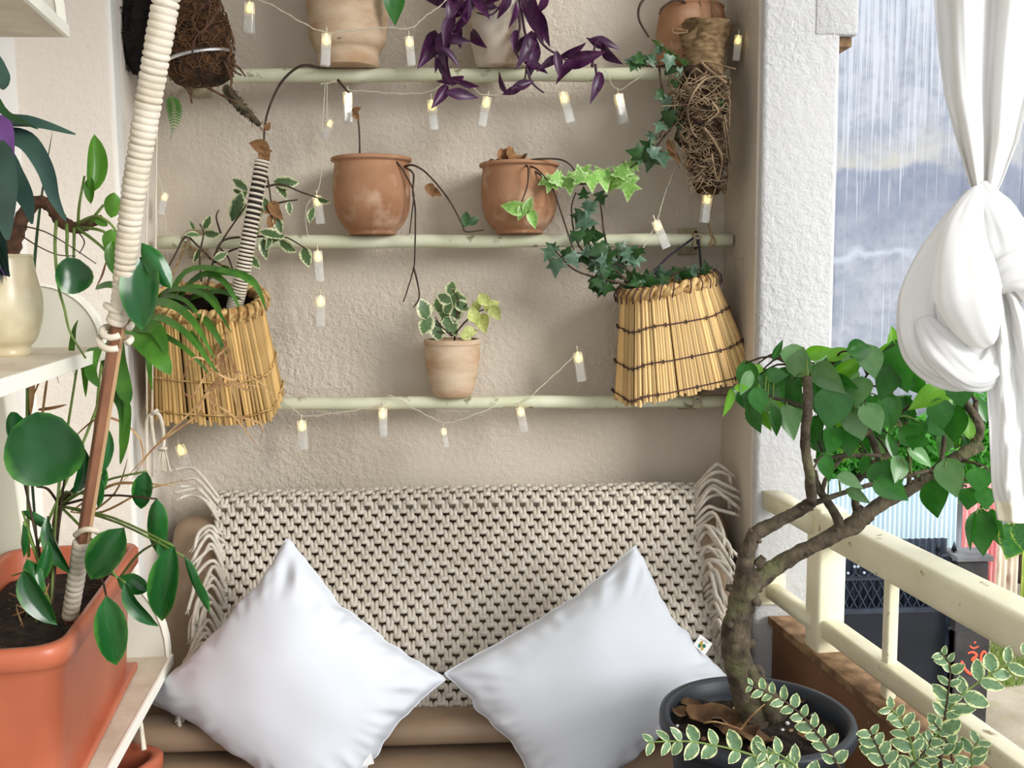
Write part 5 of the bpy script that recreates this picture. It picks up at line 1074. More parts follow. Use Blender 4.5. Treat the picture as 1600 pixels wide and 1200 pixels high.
# ---------------------------------------------------------------- ivory vase and its plants on the middle shelf
zv = t2.z; vc = PZ(14, 556, zv); dv = vc.y+2.6; s = dv/F
VS = Thing('ivory_vase', 'ivory glazed vase of long purple and green leaves on the middle shelf', 'potted plant', vc)
pr = smooth([V((a*s, b_*s, 0)) for a, b_ in [(30, 0), (32, 4), (32, 14), (42, 28), (51, 60), (52, 90), (46, 120), (42, 146), (43, 152), (40, 154), (37, 146), (36, 125), (2, 122)]], 5)
VS.part('vase_body', MB().lathe([(max(p.x, 0.001), p.y) for p in pr], vc, 48), M['ivory'])
VS.part('soil', MB().lathe([(37*s, 128*s), (20*s, 133*s), (0.001, 134*s)], vc, 20), M['soil'])
VS.part('trunk', MB().tube(PL([(12, 440, dv), (18, 400), (30, 352), (52, 318), (78, 320), (96, 345), (118, 356), (140, 350), (160, 340)], dv-0.02), [0.013, 0.012, 0.010, 0.011, 0.009, 0.005], 14, k=6, ring=lambda t, th: 1+0.12*math.sin(t*160)+0.15*noise.noise(V((t*30, math.cos(th), math.sin(th))))), M['trunk'])
for q, w_, mt in [([(10, 430, 1.58), (-5, 300, 1.5), (-10, 205, 1.45), (40, 190, 1.42), (118, 210, 1.40)], 19, 'g_rhoeo'), ([(10, 430, 1.58), (-20, 300, 1.5), (0, 222, 1.44), (40, 220, 1.42), (70, 262, 1.41), (85, 310, 1.41), (103, 345, 1.42)], 20, 'g_rhoeo'),
                 ([(8, 430, 1.58), (-20, 330, 1.5), (-2, 250, 1.42), (22, 278, 1.4), (42, 315, 1.38), (50, 350, 1.38)], 24, 'g_rhoeo'), ([(8, 430, 1.58), (-35, 330, 1.46), (-30, 215, 1.4), (2, 205, 1.38), (18, 262, 1.37)], 34, 'g_rhoeop'),
                 ([(6, 430, 1.58), (-30, 300, 1.4), (-15, 250, 1.34), (2, 300, 1.33), (12, 375, 1.34)], 44, 'g_rhoeo'), ([(6, 430, 1.58), (-40, 260, 1.44), (-20, 150, 1.42), (10, 178, 1.41), (60, 202, 1.41)], 10, 'g_dk'), ([(6, 430, 1.58), (-50, 260, 1.46), (-30, 100, 1.42), (2, 125, 1.40), (3, 140, 1.4)], 26, 'g_rhoeo')]:
    blades(VS, [(q, w_)], mt, 'leaf')
stems(VS, 'leaf_stem', [[(122, 352, 1.58), (124, 320), (132, 275)], [(140, 350, 1.58), (150, 335), (162, 320)], [(118, 356, 1.58), (150, 358), (175, 368), (195, 378)], [(120, 356, 1.57), (150, 378), (185, 410), (205, 425)], [(104, 350, 1.58), (105, 370), (105, 400), (118, 452)], [(88, 345, 1.58), (86, 390), (92, 450), (100, 480), (110, 520), (134, 560)],
                        [(116, 356, 1.57), (115, 420)], [(120, 350, 1.58), (150, 338), (175, 352), (190, 380)]], 1.56, [0.0028, 0.0018], M['stemg'])
stems(VS, 'dry_root', [[(30, 352, 1.58), (70, 362), (110, 385), (150, 412)], [(30, 366, 1.58), (60, 385), (90, 398), (118, 400)], [(120, 360), (132, 378), (124, 396)]], 1.56, [0.0013, 0.0008], M['stem'])
for (kd, i, mt, x, y, d_, l, a, wr, ti, tu) in [('pilea', 0, 'g_pileay', 148, 255, 1.57, 92, 8, 0.5, 0, 20), ('pilea', 0, 'g_pileay', 141, 297, 1.56, 40, 185, 0.6, 0, 20), ('pilea', 1, 'g_pileay', 175, 320, 1.55, 38, 190, 1.0, 0, 10), ('pilea', 2, 'g_pilea', 115, 432, 1.53, 54, 0, 1.0, 0, 0), ('pilea', 1, 'g_pileay', 172, 375, 1.55, 34, 190, 1.0, 0, 0),
                       ('pilea', 0, 'g_pileay', 178, 405, 1.55, 56, 175, 0.6, 0, 20), ('pilea', 0, 'g_pilea', 222, 455, 1.47, 115, 188, 0.78, 10, 20), ('pilea', 1, 'g_pilea', 240, 412, 1.46, 78, 150, 0.62, 10, 10), ('pilea', 0, 'g_pileay', 208, 400, 1.5, 60, 200, 0.5, 0, 40), ('pilea', 1, 'g_pileay', 155, 345, 1.56, 24, 120, 0.8, 10, 0)]:
    leafpx(VS, kd, i, mt, x, y, d_, l, a, wr, ti, tu)

# ---------------------------------------------------------------- round leaved plants growing in the long planter
hub = P(93, 790, 1.75); soilp = P(80, 900, 1.78)
PT.part('plant_stem', MB().tube([soilp, P(85, 840, 1.76), hub, P(105, 770, 1.74)], [0.008, 0.007, 0.005], 10, k=4), M['trunk'])
lv = [('pilea', 2, 'g_pilea', 68, 705, 1.58, 112, 10, 1.02, 0, 0), ('pilea', 1, 'g_pilea', 168, 705, 1.66, 70, 15, 0.75, 0, 30), ('pilea', 0, 'g_pilea', 152, 745, 1.66, 60, 10, 0.7, 0, 30), ('pilea', 1, 'g_pilea', 150, 770, 1.64, 50, 200, 0.5, 0, 40), ('pilea', 0, 'g_pilea', 127, 738, 1.68, 70, 20, 0.5, 0, 30),
      ('pilea', 0, 'g_pilea', 223, 767, 1.66, 62, 190, 0.75, 0, 10), ('pilea', 1, 'g_pilea', 240, 825, 1.62, 92, 186, 0.55, 0, 20), ('pilea', 0, 'g_pilea', 258, 915, 1.56, 128, 192, 0.55, 0, 15), ('pilea', 1, 'g_pilea', 296, 918, 1.57, 100, 170, 0.3, 0, 50), ('pilea', 0, 'g_pilea', 165, 866, 1.60, 96, 215, 0.85, 10, 10),
      ('pilea', 1, 'g_pilea', 205, 912, 1.58, 50, 110, 0.95, 10, 0), ('pilea', 0, 'g_pilea', 217, 948, 1.55, 88, 150, 0.5, 0, 40), ('pilea', 0, 'g_pilea', 174, 988, 1.52, 116, 172, 0.62, 0, 0), ('pilea', 0, 'g_pilea', 58, 935, 1.55, 100, 155, 0.62, 10, 30), ('pilea', 1, 'g_pilea', 52, 900, 1.58, 60, 160, 0.7, 20, 0),
      ('pilea', 0, 'g_pilea', 88, 855, 1.64, 100, 165, 0.42, 0, 40), ('pilea', 1, 'g_pilea', 55, 815, 1.66, 52, 130, 0.5, 0, 30), ('pilea', 1, 'g_pilea', 32, 845, 1.6, 60, 190, 0.3, 0, 30), ('pilea', 2, 'g_pilea', 22, 665, 1.64, 40, 0, 0.8, 0, 30), ('pilea', 0, 'g_pilea', 68, 880, 1.6, 66, 20, 0.5, 0, 20),
      ('pilea', 1, 'g_pilea', 100, 720, 1.7, 40, 20, 0.7, 0, 20), ('pilea', 0, 'g_pileay', 108, 700, 1.72, 50, 10, 0.5, 0, 30), ('pilea', 0, 'g_pilea', 262, 865, 1.6, 50, 150, 0.8, 20, 0)]
bases = [leafpx(PT, *q) for q in lv]
for i, bp in enumerate(bases):
    src = hub if i < 9 or i in (10,) else (P(120+i*3, 905, 1.72) if lv[i][3] > 120 else P(60+i, 945, 1.66))
    mid = (src+bp)/2+V((0, 0, 0.012)); PT.part('leaf_stem', MB().tube([src, mid, bp], [0.0026, 0.0018], 6, k=4), M['stemg'] if i % 3 else M['stem'])
blades(PT, [([(60, 880, 1.85), (44, 640, 1.85), (50, 470, 1.85), (62, 330, 1.86), (82, 205, 1.88)], 5), ], 'g_dk', 'reed_stem')
stems(PT, 'cane', [[(80, 880, 1.8), (95, 740), (118, 590), (125, 540)], [(45, 870, 1.85), (42, 640), (46, 500)], [(55, 860, 1.8), (150, 640), (165, 540), (200, 440)], [(120, 860, 1.8), (145, 700), (160, 560), (190, 450), (205, 400)]], 1.85, [0.003, 0.002], M['stemg'])
blades(PT, [([(118, 590, 1.8), (112, 560, 1.75), (116, 520, 1.72), (122, 500, 1.7)], 10), ([(122, 560, 1.8), (132, 570, 1.75), (134, 620, 1.72)], 10), ([(165, 540, 1.8), (150, 545, 1.72), (142, 580, 1.7), (155, 605, 1.7)], 18), ([(180, 500, 1.78), (182, 560, 1.68), (195, 610, 1.66), (201, 632, 1.66)], 22),
            ([(165, 590, 1.8), (180, 610, 1.7), (195, 640, 1.68), (194, 690, 1.66), (188, 725, 1.66)], 16), ([(190, 480, 1.78), (215, 520, 1.66), (250, 560, 1.62), (266, 585, 1.62)], 26), ([(190, 470, 1.78), (200, 505, 1.7), (245, 515, 1.64), (262, 560, 1.62)], 20),
            ([(160, 560, 1.8), (180, 600, 1.7), (198, 625, 1.68), (192, 690, 1.66)], 10), ([(150, 450, 1.8), (172, 445, 1.76), (196, 455, 1.74)], 10), ([(190, 520, 1.78), (228, 545, 1.7), (235, 600, 1.7)], 9)], 'g_grass')
blades(PT, [([(60, 700, 1.85), (70, 620, 1.8), (75, 585, 1.8)], 4), ([(44, 640, 1.85), (60, 600, 1.8), (80, 560, 1.8), (92, 600, 1.8)], 3), ([(60, 640, 1.85), (80, 638, 1.8), (105, 632, 1.8)], 5), ([(100, 700, 1.85), (150, 655, 1.8), (190, 660, 1.8), (220, 690, 1.8), (225, 745, 1.8)], 3),
            ([(110, 800, 1.8), (170, 760, 1.75), (215, 755, 1.72), (270, 760, 1.7)], 4), ([(110, 800, 1.8), (160, 800, 1.75), (230, 765, 1.72), (290, 750, 1.7)], 3), ([(130, 810, 1.8), (180, 770, 1.75), (200, 715, 1.72)], 3), ([(45, 560, 1.85), (50, 600, 1.8), (48, 650, 1.8)], 9), ([(150, 450, 1.85), (160, 430, 1.82), (167, 405, 1.8)], 5)], 'drygrass', 'dry_blade')
# loose soil litter
for i in range(7): PT.part('dry_blade', MB().tube(PL([(R.uniform(0, 80), R.uniform(900, 990), 1.62), (R.uniform(0, 80), R.uniform(890, 980), 1.60), (R.uniform(10, 90), R.uniform(880, 990), 1.62)], 1.6), 0.0014, 5, k=3), M['stemg'] if i % 2 else M['drygrass'])

# ---------------------------------------------------------------- cords by the left niche edge
HC = Thing('hanging_cords', 'pale cotton cords with looped and frayed end by the left basket', 'cord', P(232, 420, 2.30))
HC.part('cord', MB().tube(PL([(240, 150), (233, 260), (228, 400), (229, 560), (230, 700), (228, 750)], 2.30), 0.0022, 6, k=4), M['rope'])
HC.part('cord', MB().tube(PL([(246, 150), (244, 280), (243, 400), (241, 500), (238, 600), (238, 745)], 2.305), 0.0022, 6, k=4), M['rope'])
HC.part('cord_loop', MB().tube(PL([(230, 740), (229, 670), (234, 650), (246, 646), (253, 660), (256, 690), (254, 702)], 2.28), 0.0046, 8, k=5), M['rope'])
HC.part('cord_loop', MB().tube(PL([(236, 650), (238, 670), (242, 700)], 2.275), 0.004, 8, k=5), M['rope'])
b = MB()
for i in range(14): x = R.uniform(-9, 11); b.tube(PL([(254+x*0.3, 700), (254+x*0.8, 720), (253+x*1.3, 738)], 2.28), [0.0018, 0.001], 5, k=3)
HC.part('frayed_end', b, M['rope'], kind='stuff')
HC.part('knot_band', MB().tube(PL([(247, 701), (261, 701)], 2.272), 0.004, 6).tube(PL([(247, 640), (237, 646)], 2.272), 0.004, 6), M['rope'])

# ---------------------------------------------------------------- second planter low at the bottom left
z2 = 0.50
c2 = PZ(255, 1180, z2)
P2 = Thing('low_planter', 'small orange planter below the shelf beside the sofa, rope dangling into it', 'planter', (c2.x-0.1, c2.y-0.1, 0))
cm = Matrix.Translation(c2) @ Matrix.Rotation(rad(-22), 4, 'Z') @ Matrix.Translation(-c2)
planter(P2, c2.y+0.03, c2.y-0.45, c2.x-0.21, c2.x+0.0, z2-0.17, z2, M['plastic'], cm)
MZ = [cm @ V((c2.x-0.10+dx, c2.y-0.2+dy, 0)) for dx in (-0.07, 0.07) for dy in (-0.2, 0.2)]
ST2 = Thing('plant_stool', 'low wooden stool carrying the small orange planter', 'stool', (c2.x-0.1, c2.y-0.2, 0))
b = MB().box((0, 0, 0), (0.22, 0.56, 0.02), bev=0.003); mm = Matrix.Rotation(rad(-22), 3, 'Z'); ctr = cm @ V((c2.x-0.105, c2.y-0.19, z2-0.181)); b.v = [ctr+(mm @ v) for v in b.v]; ST2.part('stool_top', b, M['wood'], flat=True)
for dx in (-0.08, 0.08):
    for dy in (-0.24, 0.24): q = ctr+mm @ V((dx, dy, 0)); ST2.part('leg', MB().box((q.x, q.y, (z2-0.191)/2), (0.03, 0.03, z2-0.191)), M['wood'], flat=True)
dq = PZ(209, 1098, t1.z-0.022)
DR = single('dangling_rope', MB().tube([V((dq.x, dq.y, t1.z-0.0225)), P(219, 1128, dq.y+2.6), P(222, 1148, dq.y+2.59), P(225, 1172, dq.y+2.58)], 0.0052, 9, k=5, ring=lambda t, th: 1+0.12*math.sin(t*90+th*2)), M['rope'], 'thin white twisted rope dangling from the lowest shelf', 'rope')

# ---------------------------------------------------------------- black pot with the small tree
zrim = P(1182, 1116, 1.66).z; pc = P(1182, 1116, 1.66); s = 1.66/F
BT = Thing('black_pot_tree', 'small gnarled tree with heart shaped leaves in a black plastic pot', 'potted plant', (pc.x, pc.y, 0.40))
rr = 159*s; zb0 = 0.40; hp = zrim-zb0
pr = [(0.003, 0), (rr*0.66, 0), (rr*0.68, 0.01), (rr*0.90, hp-0.05), (rr*0.91, hp-0.03), (rr*0.98, hp-0.028), (rr, hp-0.022), (rr, hp-0.006), (rr*0.99, hp), (rr*0.93, hp+0.001), (rr*0.90, hp-0.004), (rr*0.885, hp-0.03), (rr*0.84, hp-0.10)]
BT.part('pot_body', MB().lathe(pr, V((pc.x, pc.y, zb0)), 72), M['blackpot'])
def soilf(u, v):
    a = u*2*math.pi; r = rr*0.875*v; x, y = r*math.cos(a), r*math.sin(a); return V((pc.x+x, pc.y+y, zrim-0.038+0.014*noise.noise(V((x*22, y*22, 1)))+0.006*noise.noise(V((x*70, y*70, 1)))+0.008*(1-v)))
BT.part('soil', MB().grid(soilf, 60, 16), M['soil'])
for i, (x, y, sx, sy, az, tl, mt) in enumerate([(1125, 1128, 0.075, 0.12, 1.2, 0.25, 'deaddk'), (1150, 1140, 0.07, 0.10, 0.4, -0.2, 'deaddk'), (1078, 1100, 0.03, 0.05, 0.9, 0.3, 'deaddk'), (1064, 1114, 0.025, 0.06, 1.3, 0.1, 'deaddk'), (1255, 1150, 0.012, 0.025, 0.5, 0, 'dead'), (1180, 1155, 0.05, 0.07, 1.5, 0.2, 'deaddk'), (1250, 1095, 0.03, 0.04, 2, 0.2, 'deaddk')]):
    q = PZ(x, y, zrim-0.022); BT.part('fallen_leaf', crumple(q, sx*1.1, sy*1.05, i*2.7+1, az, tl, 0.32), M[mt])
rg = random.Random(31)
for i in range(46):
    a = rg.uniform(0, 6.28); r = rr*0.85*rg.random()**0.5; q = V((pc.x+r*math.cos(a), pc.y+r*math.sin(a), zrim-0.032)); w_ = rg.uniform(0.003, 0.007)
    b = MB().box((0, 0, 0), (w_*1.5, w_, w_*0.8), bev=w_*0.25, seg=1); b.v = [q+Matrix.Rotation(rg.uniform(0, 3), 3, 'Z') @ v for v in b.v]; BT.part('pebble', b, M['curbtop'] if i % 3 else M['label'], flat=True)
def limb(name, pts, r, d=1.68, n=14, rough=0.28, k=7):
    s_ = d/F; b = MB(); q = PL(pts, d)
    b.tube(q, [x*s_ for x in r] if isinstance(r, (list, tuple)) else r*s_, n, k=k, ring=lambda t, th: 1+rough*noise.noise(V((t*14+len(pts), math.cos(th)*1.3, math.sin(th)*1.3)))+0.12*noise.noise(V((t*50, math.cos(th)*3, math.sin(th)*3))))
    rg2 = random.Random(int(pts[0][0]+pts[-1][1]))
    sm = smooth(q, k)
    for i in range(len(sm)//5):     # cut twig stubs and knots
        p = sm[rg2.randrange(1, len(sm))]; dr = V((rg2.uniform(-1, 1), rg2.uniform(-1, 0.3), rg2.uniform(-1, 1))).normalized(); rm = lerpl([x*s_ for x in r] if isinstance(r, (list, tuple)) else r*s_, 0.5)
        b.tube([p+dr*rm*0.5, p+dr*(rm*1.35)], [rm*0.45, rm*0.25], 6)
    return BT.part(name, b, M['bark']), sm
NODES = []
for nm, pts, r, d_ in [('trunk', [(1180, 1118, 1.68), (1166, 1085), (1154, 1040), (1150, 990), (1158, 945), (1168, 912), (1176, 892)], [26, 24, 23, 23, 22, 21, 18], 1.66),
      ('branch', [(1166, 922, 1.67), (1200, 893), (1240, 868), (1285, 845), (1330, 822), (1356, 800)], [16, 15, 13, 13, 14, 15], 1.68), ('branch', [(1350, 806, 1.69), (1380, 785), (1420, 765), (1455, 742), (1490, 718), (1532, 694)], [12, 11, 10, 10, 10, 11], 1.70),
      ('branch', [(1162, 905, 1.67), (1166, 868), (1180, 836), (1210, 818), (1245, 800), (1268, 784)], [15, 13, 12, 11, 10, 10], 1.66), ('branch', [(1268, 786, 1.66), (1265, 740), (1258, 690), (1262, 640), (1262, 588)], [9, 8, 7.5, 8, 7], 1.58),
      ('branch', [(1268, 788, 1.66), (1300, 776), (1350, 760), (1400, 748), (1450, 735)], [5, 4, 3.5, 3], 1.64), ('branch', [(1316, 828, 1.68), (1302, 798), (1280, 765), (1272, 735)], [9, 7, 6, 4], 1.68), ('branch', [(1340, 812, 1.69), (1336, 775), (1340, 750), (1370, 722), (1400, 704)], [6, 6, 6, 5], 1.72),
      ('branch', [(1378, 738, 1.69), (1368, 700), (1352, 665), (1334, 635), (1320, 618)], [6, 6, 5.5, 5], 1.68), ('branch', [(1285, 778, 1.68), (1290, 750), (1320, 710), (1360, 672), (1400, 652)], [3.5, 3.5, 3], 1.67), ('branch', [(1272, 720, 1.66), (1320, 712), (1375, 712)], [3.5, 4, 3], 1.66),
      ('branch', [(1522, 702, 1.70), (1530, 665), (1516, 640), (1508, 628)], [9, 7, 5], 1.7), ('branch', [(1526, 680, 1.70), (1524, 650), (1524, 628)], [6, 5, 4], 1.7), ('branch', [(1470, 730, 1.70), (1475, 690), (1470, 650), (1458, 615)], [4, 3.5, 3], 1.7), ('branch', [(1420, 762, 1.70), (1420, 700), (1400, 650), (1392, 600)], [4, 3.5, 3, 2.5], 1.7),
      ('twig', [(1262, 600, 1.66), (1250, 585), (1240, 572)], [3, 2], 1.66), ('twig', [(1262, 595, 1.66), (1280, 575), (1300, 570)], [4, 3], 1.66), ('twig', [(1262, 640, 1.66), (1225, 625), (1195, 620), (1160, 612)], [3, 2.5, 2], 1.64), ('twig', [(1350, 668, 1.68), (1345, 610), (1355, 585)], [3, 2, 2], 1.66),
      ('twig', [(1455, 742, 1.70), (1500, 745), (1535, 768), (1532, 795)], [3, 2.5, 2], 1.66), ('twig', [(1500, 718, 1.7), (1545, 735), (1575, 790), (1582, 820)], [3, 2.5, 2], 1.64), ('twig', [(1440, 735, 1.68), (1480, 745), (1510, 760)], [2.5, 2], 1.64)]:
    o_, sm = limb(nm, pts, r, d_, 18 if nm == 'trunk' else (12 if r[0] > 6 else 8)); NODES += [(p, nm) for p in sm[2:] if nm != 'trunk']
BT.part('root_flare', MB().tube(PL([(1168, 1040, 1.655), (1186, 1070), (1204, 1096), (1214, 1122)], 1.64), [0.010, 0.014, 0.017, 0.018], 10, k=4, ring=lambda t, th: 1+0.3*noise.noise(V((t*9, th, 0)))), M['bark'])
BT.part('root_flare', MB().tube(PL([(1172, 1040, 1.68), (1176, 1080), (1180, 1130)], 1.66), [0.02, 0.026, 0.026], 10, k=4, ring=lambda t, th: 1+0.3*noise.noise(V((t*9, th, 3)))), M['bark'])
for q in [[(1150, 1148, 1.62), (1175, 1118, 1.60), (1195, 1100, 1.6)], [(1100, 1130, 1.62), (1120, 1128, 1.6), (1160, 1140, 1.6)]]: BT.part('fallen_twig', MB().tube(PL(q), [0.002, 0.001], 5, k=3), M['drygrass'])
tl_ = [  # middle x, y, length, direction, width, shape, colour
 (1250, 564, 46, 10, 1.15, 0, 2), (1240, 560, 40, 180, 1.2, 0, 2), (1296, 592, 64, 140, 0.8, 1, 2), (1340, 614, 50, 190, 1.2, 0, 2), (1300, 640, 66, 190, 1.1, 0, 0), (1297, 640, 54, 170, 1.2, 0, 0), (1406, 575, 84, 168, 0.95, 0, 0), (1425, 590, 80, 150, 0.7, 1, 0), (1397, 530, 40, 0, 0.8, 1, 3),
 (1360, 565, 60, 160, 0.95, 0, 2), (1345, 545, 44, 80, 0.9, 1, 0), (1315, 552, 46, 60, 0.7, 1, 3), (1280, 550, 42, 80, 0.7, 1, 3), (1330, 572, 60, 60, 0.5, 1, 3), (1216, 545, 36, 30, 0.4, 1, 0), (1165, 600, 40, 200, 0.7, 0, 2), (1215, 586, 34, 90, 0.9, 0, 0), (1235, 617, 48, 180, 1.1, 0, 0), (1212, 610, 44, 150, 1.0, 1, 0),
 (1186, 628, 42, 170, 0.9, 0, 0), (1162, 622, 44, 160, 0.8, 1, 0), (1138, 630, 46, 190, 0.4, 1, 3), (1180, 654, 52, 165, 0.75, 0, 0), (1196, 655, 44, 165, 0.6, 1, 3), (1212, 660, 50, 170, 0.5, 1, 0), (1235, 662, 56, 165, 0.75, 0, 2), (1249, 650, 26, 185, 1.1, 0, 2), (1205, 635, 40, 120, 0.8, 0, 2), (1222, 590, 30, 60, 0.8, 0, 0), (1160, 606, 22, 90, 0.7, 0, 3),
 (1430, 680, 56, 195, 0.8, 0, 0), (1448, 622, 62, 240, 0.7, 1, 3), (1470, 650, 50, 170, 1.0, 0, 0), (1490, 665, 56, 185, 1.1, 0, 0), (1430, 685, 50, 120, 0.95, 0, 0), (1500, 615, 46, 170, 1.2, 0, 0), (1386, 750, 60, 165, 1.2, 0, 0), (1395, 765, 58, 120, 1.0, 0, 0), (1404, 735, 46, 190, 0.9, 0, 2), (1440, 715, 48, 120, 0.7, 1, 2), (1486, 748, 64, 165, 0.9, 0, 2),
 (1461, 780, 64, 178, 0.95, 0, 0), (1330, 752, 44, 110, 0.7, 1, 2), (1342, 775, 40, 125, 0.6, 1, 2), (1292, 732, 46, 165, 0.7, 0, 0), (1350, 728, 34, 200, 0.7, 0, 0), (1530, 752, 44, 180, 1.1, 0, 0), (1514, 780, 38, 190, 1.1, 0, 0), (1540, 780, 36, 175, 1.1, 0, 0), (1534, 835, 72, 178, 0.75, 0, 0), (1556, 828, 64, 170, 0.6, 1, 0), (1517, 830, 60, 195, 0.35, 1, 0), (1583, 848, 60, 200, 1.1, 0, 4), (1598, 840, 50, 170, 0.8, 0, 4),
 (1370, 640, 52, 190, 0.85, 0, 0), (1385, 600, 60, 200, 0.8, 0, 0), (1390, 645, 60, 175, 0.8, 1, 0), (1340, 665, 50, 160, 1.1, 0, 2), (1365, 655, 52, 150, 1.0, 0, 2), (1300, 690, 52, 190, 0.8, 0, 0), (1325, 690, 54, 170, 0.9, 0, 0), (1318, 600, 46, 120, 0.9, 1, 0), (1380, 555, 44, 20, 0.8, 1, 3), (1285, 615, 50, 200, 1.0, 0, 0), (1273, 675, 50, 185, 0.7, 0, 0)]
rg = random.Random(77)
for i in range(62):
    x = rg.uniform(1280, 1535); t = (x-1275)/260; lo, hi = 572+22*t, 700+20*t; y = rg.uniform(lo, hi)
    if rg.random() < 0.16: x, y = rg.uniform(1170, 1260), rg.uniform(590, 640)
    tl_.append((x, y, rg.uniform(36, 58), rg.uniform(120, 240) if rg.random() < 0.75 else rg.uniform(-70, 70), rg.uniform(0.6, 1.1), rg.randrange(3), rg.choice((0, 0, 0, 2, 3))))
mts = {0: 'g_tree', 2: 'g_tree2', 3: 'g_treey', 4: 'g_spot'}
M['g_spot'] = leafmat('spotted_leaf', srgb(60, 118, 50), srgb(40, 96, 40), edge=srgb(170, 190, 70), lo=0.75, hi=1.1, rough=0.35, tr=0.3, nscale=9)
pet = MB()
for i, (x, y, l, a, wr, sh, cl) in enumerate(tl_):
    d_ = 1.72+rg.uniform(-0.03, 0.07) if i > 63 else 1.63+rg.uniform(-.03, .03)
    bp = leafpx(BT, 'tree', sh, mts[cl], x, y, d_, l, a, wr, rg.uniform(-5, 35), rg.uniform(-35, 35))
    n_ = min(NODES, key=lambda q: (q[0]-bp).length)[0]; dist = (n_-bp).length
    mid = n_.lerp(bp, 0.5)+V((0, 0, min(0.02, dist*0.15))); BT.part('leaf_stalk', MB().tube([n_, mid, bp], [0.0016+0.012*dist, 0.0013], 5, k=3), M['stem'] if dist > 0.05 else M['stemg'])
# stand under the pot
SB = Thing('pot_stand', 'dark wooden stand under the black pot in front of the sofa', 'stand', (pc.x, pc.y, 0))
SB.part('stand_top', MB().lathe([(0.003, 0.37), (0.15, 0.37), (0.152, 0.375), (0.152, 0.395), (0.15, 0.3995), (0.003, 0.3995)], V((pc.x, pc.y, 0)), 40), M['strap'])
for k in range(4): a = k*math.pi/2+0.7; SB.part('leg', MB().tube([V((pc.x+0.12*math.cos(a), pc.y+0.12*math.sin(a), 0)), V((pc.x+0.11*math.cos(a), pc.y+0.11*math.sin(a), 0.372))], 0.014, 10), M['strap'])

# ---------------------------------------------------------------- variegated shrub in front
sc = V((P(1330, 1200, 1.28).x, -1.36, 0)); SH = Thing('variegated_shrub', 'low shrub with cream edged oval leaves in the bottom right foreground', 'potted plant', sc)
SH.part('pot_body', MB().lathe([(0.003, 0), (0.10, 0), (0.14, 0.26), (0.15, 0.262), (0.15, 0.29), (0.135, 0.29), (0.13, 0.24)], sc, 40), M['plastic'])
SH.part('soil', MB().lathe([(0.13, 0.26), (0.08, 0.265), (0.002, 0.27)], sc, 24), M['soil'])
root = sc+V((0, 0, 0.26))
def sprig(pts, n, lf, r=0.0014, seed=0, w0=0.3, flat=False):
    n = max(int(n*0.85), 5); lf *= 1.3
    q = PL(pts, 1.28); L0 = q[0]; low = L0.lerp(root, 0.5)+V((0, 0, 0.04))
    full = smooth([root, low]+q, 8); SH.part('twig', MB().tube(full, [0.003, 0.0022, r, r*0.8], 6), M['stemg'] if seed % 2 else M['stem'])
    vis = smooth(q, 10); rg = random.Random(seed+40); m_ = len(vis)-1
    for k in range(n):
        t = (k+0.5)/n; i = min(int(t*m_), m_-1); p = vis[i]; tn = (vis[min(i+1, m_)]-vis[max(i-1, 0)]).normalized(); vw = (CAM-p).normalized(); sd = tn.cross(vw).normalized()
        for s_ in (-1, 1):
            L_ = lf*1.28/F*rg.uniform(0.75, 1.15)*(1-0.45*t**3); dr = (tn*rg.uniform(0.35, 0.8)+sd*s_*rg.uniform(0.6, 1.0)+vw*rg.uniform(-.3, .4)).normalized(); n_ = (vw+sd*s_*rg.uniform(-.3, .6)+V((0, 0, 0.4))*rg.random()).normalized()
            SH.inst('leaf', leafmesh('oval', rg.randrange(2), 'g_shrub'), leafM(p, dr, n_, L_, rg.uniform(0.75, 1.0)))
LFK = 1.3
sprig([(1240, 1215), (1200, 1190), (1150, 1172), (1090, 1160), (1050, 1158), (1012, 1160)], 11, 27, seed=1)
sprig([(1320, 1240), (1300, 1180), (1280, 1150), (1255, 1120), (1225, 1095), (1195, 1080), (1170, 1070)], 14, 22, seed=2)
sprig([(1290, 1260), (1262, 1215), (1220, 1180), (1190, 1175)], 6, 28, seed=3)
sprig([(1400, 1250), (1385, 1200), (1372, 1170), (1358, 1140)], 8, 26, seed=4)
sprig([(1440, 1260), (1430, 1190), (1420, 1150), (1405, 1120), (1388, 1105)], 9, 26, seed=5)
sprig([(1480, 1260), (1470, 1190), (1475, 1130), (1482, 1080), (1484, 1040), (1470, 1020)], 12, 24, seed=6)
sprig([(1470, 1150), (1490, 1100), (1530, 1065), (1570, 1040), (1610, 1020)], 9, 30, seed=7)
sprig([(1500, 1260), (1490, 1200), (1480, 1160), (1460, 1130)], 9, 25, seed=8)
sprig([(1450, 1260), (1440, 1200), (1452, 1165), (1470, 1140)], 8, 25, seed=9)
sprig([(1400, 1270), (1410, 1215), (1440, 1180), (1455, 1155)], 8, 26, seed=10)
sprig([(1520, 1280), (1520, 1215), (1518, 1180), (1530, 1155)], 7, 24, seed=11)

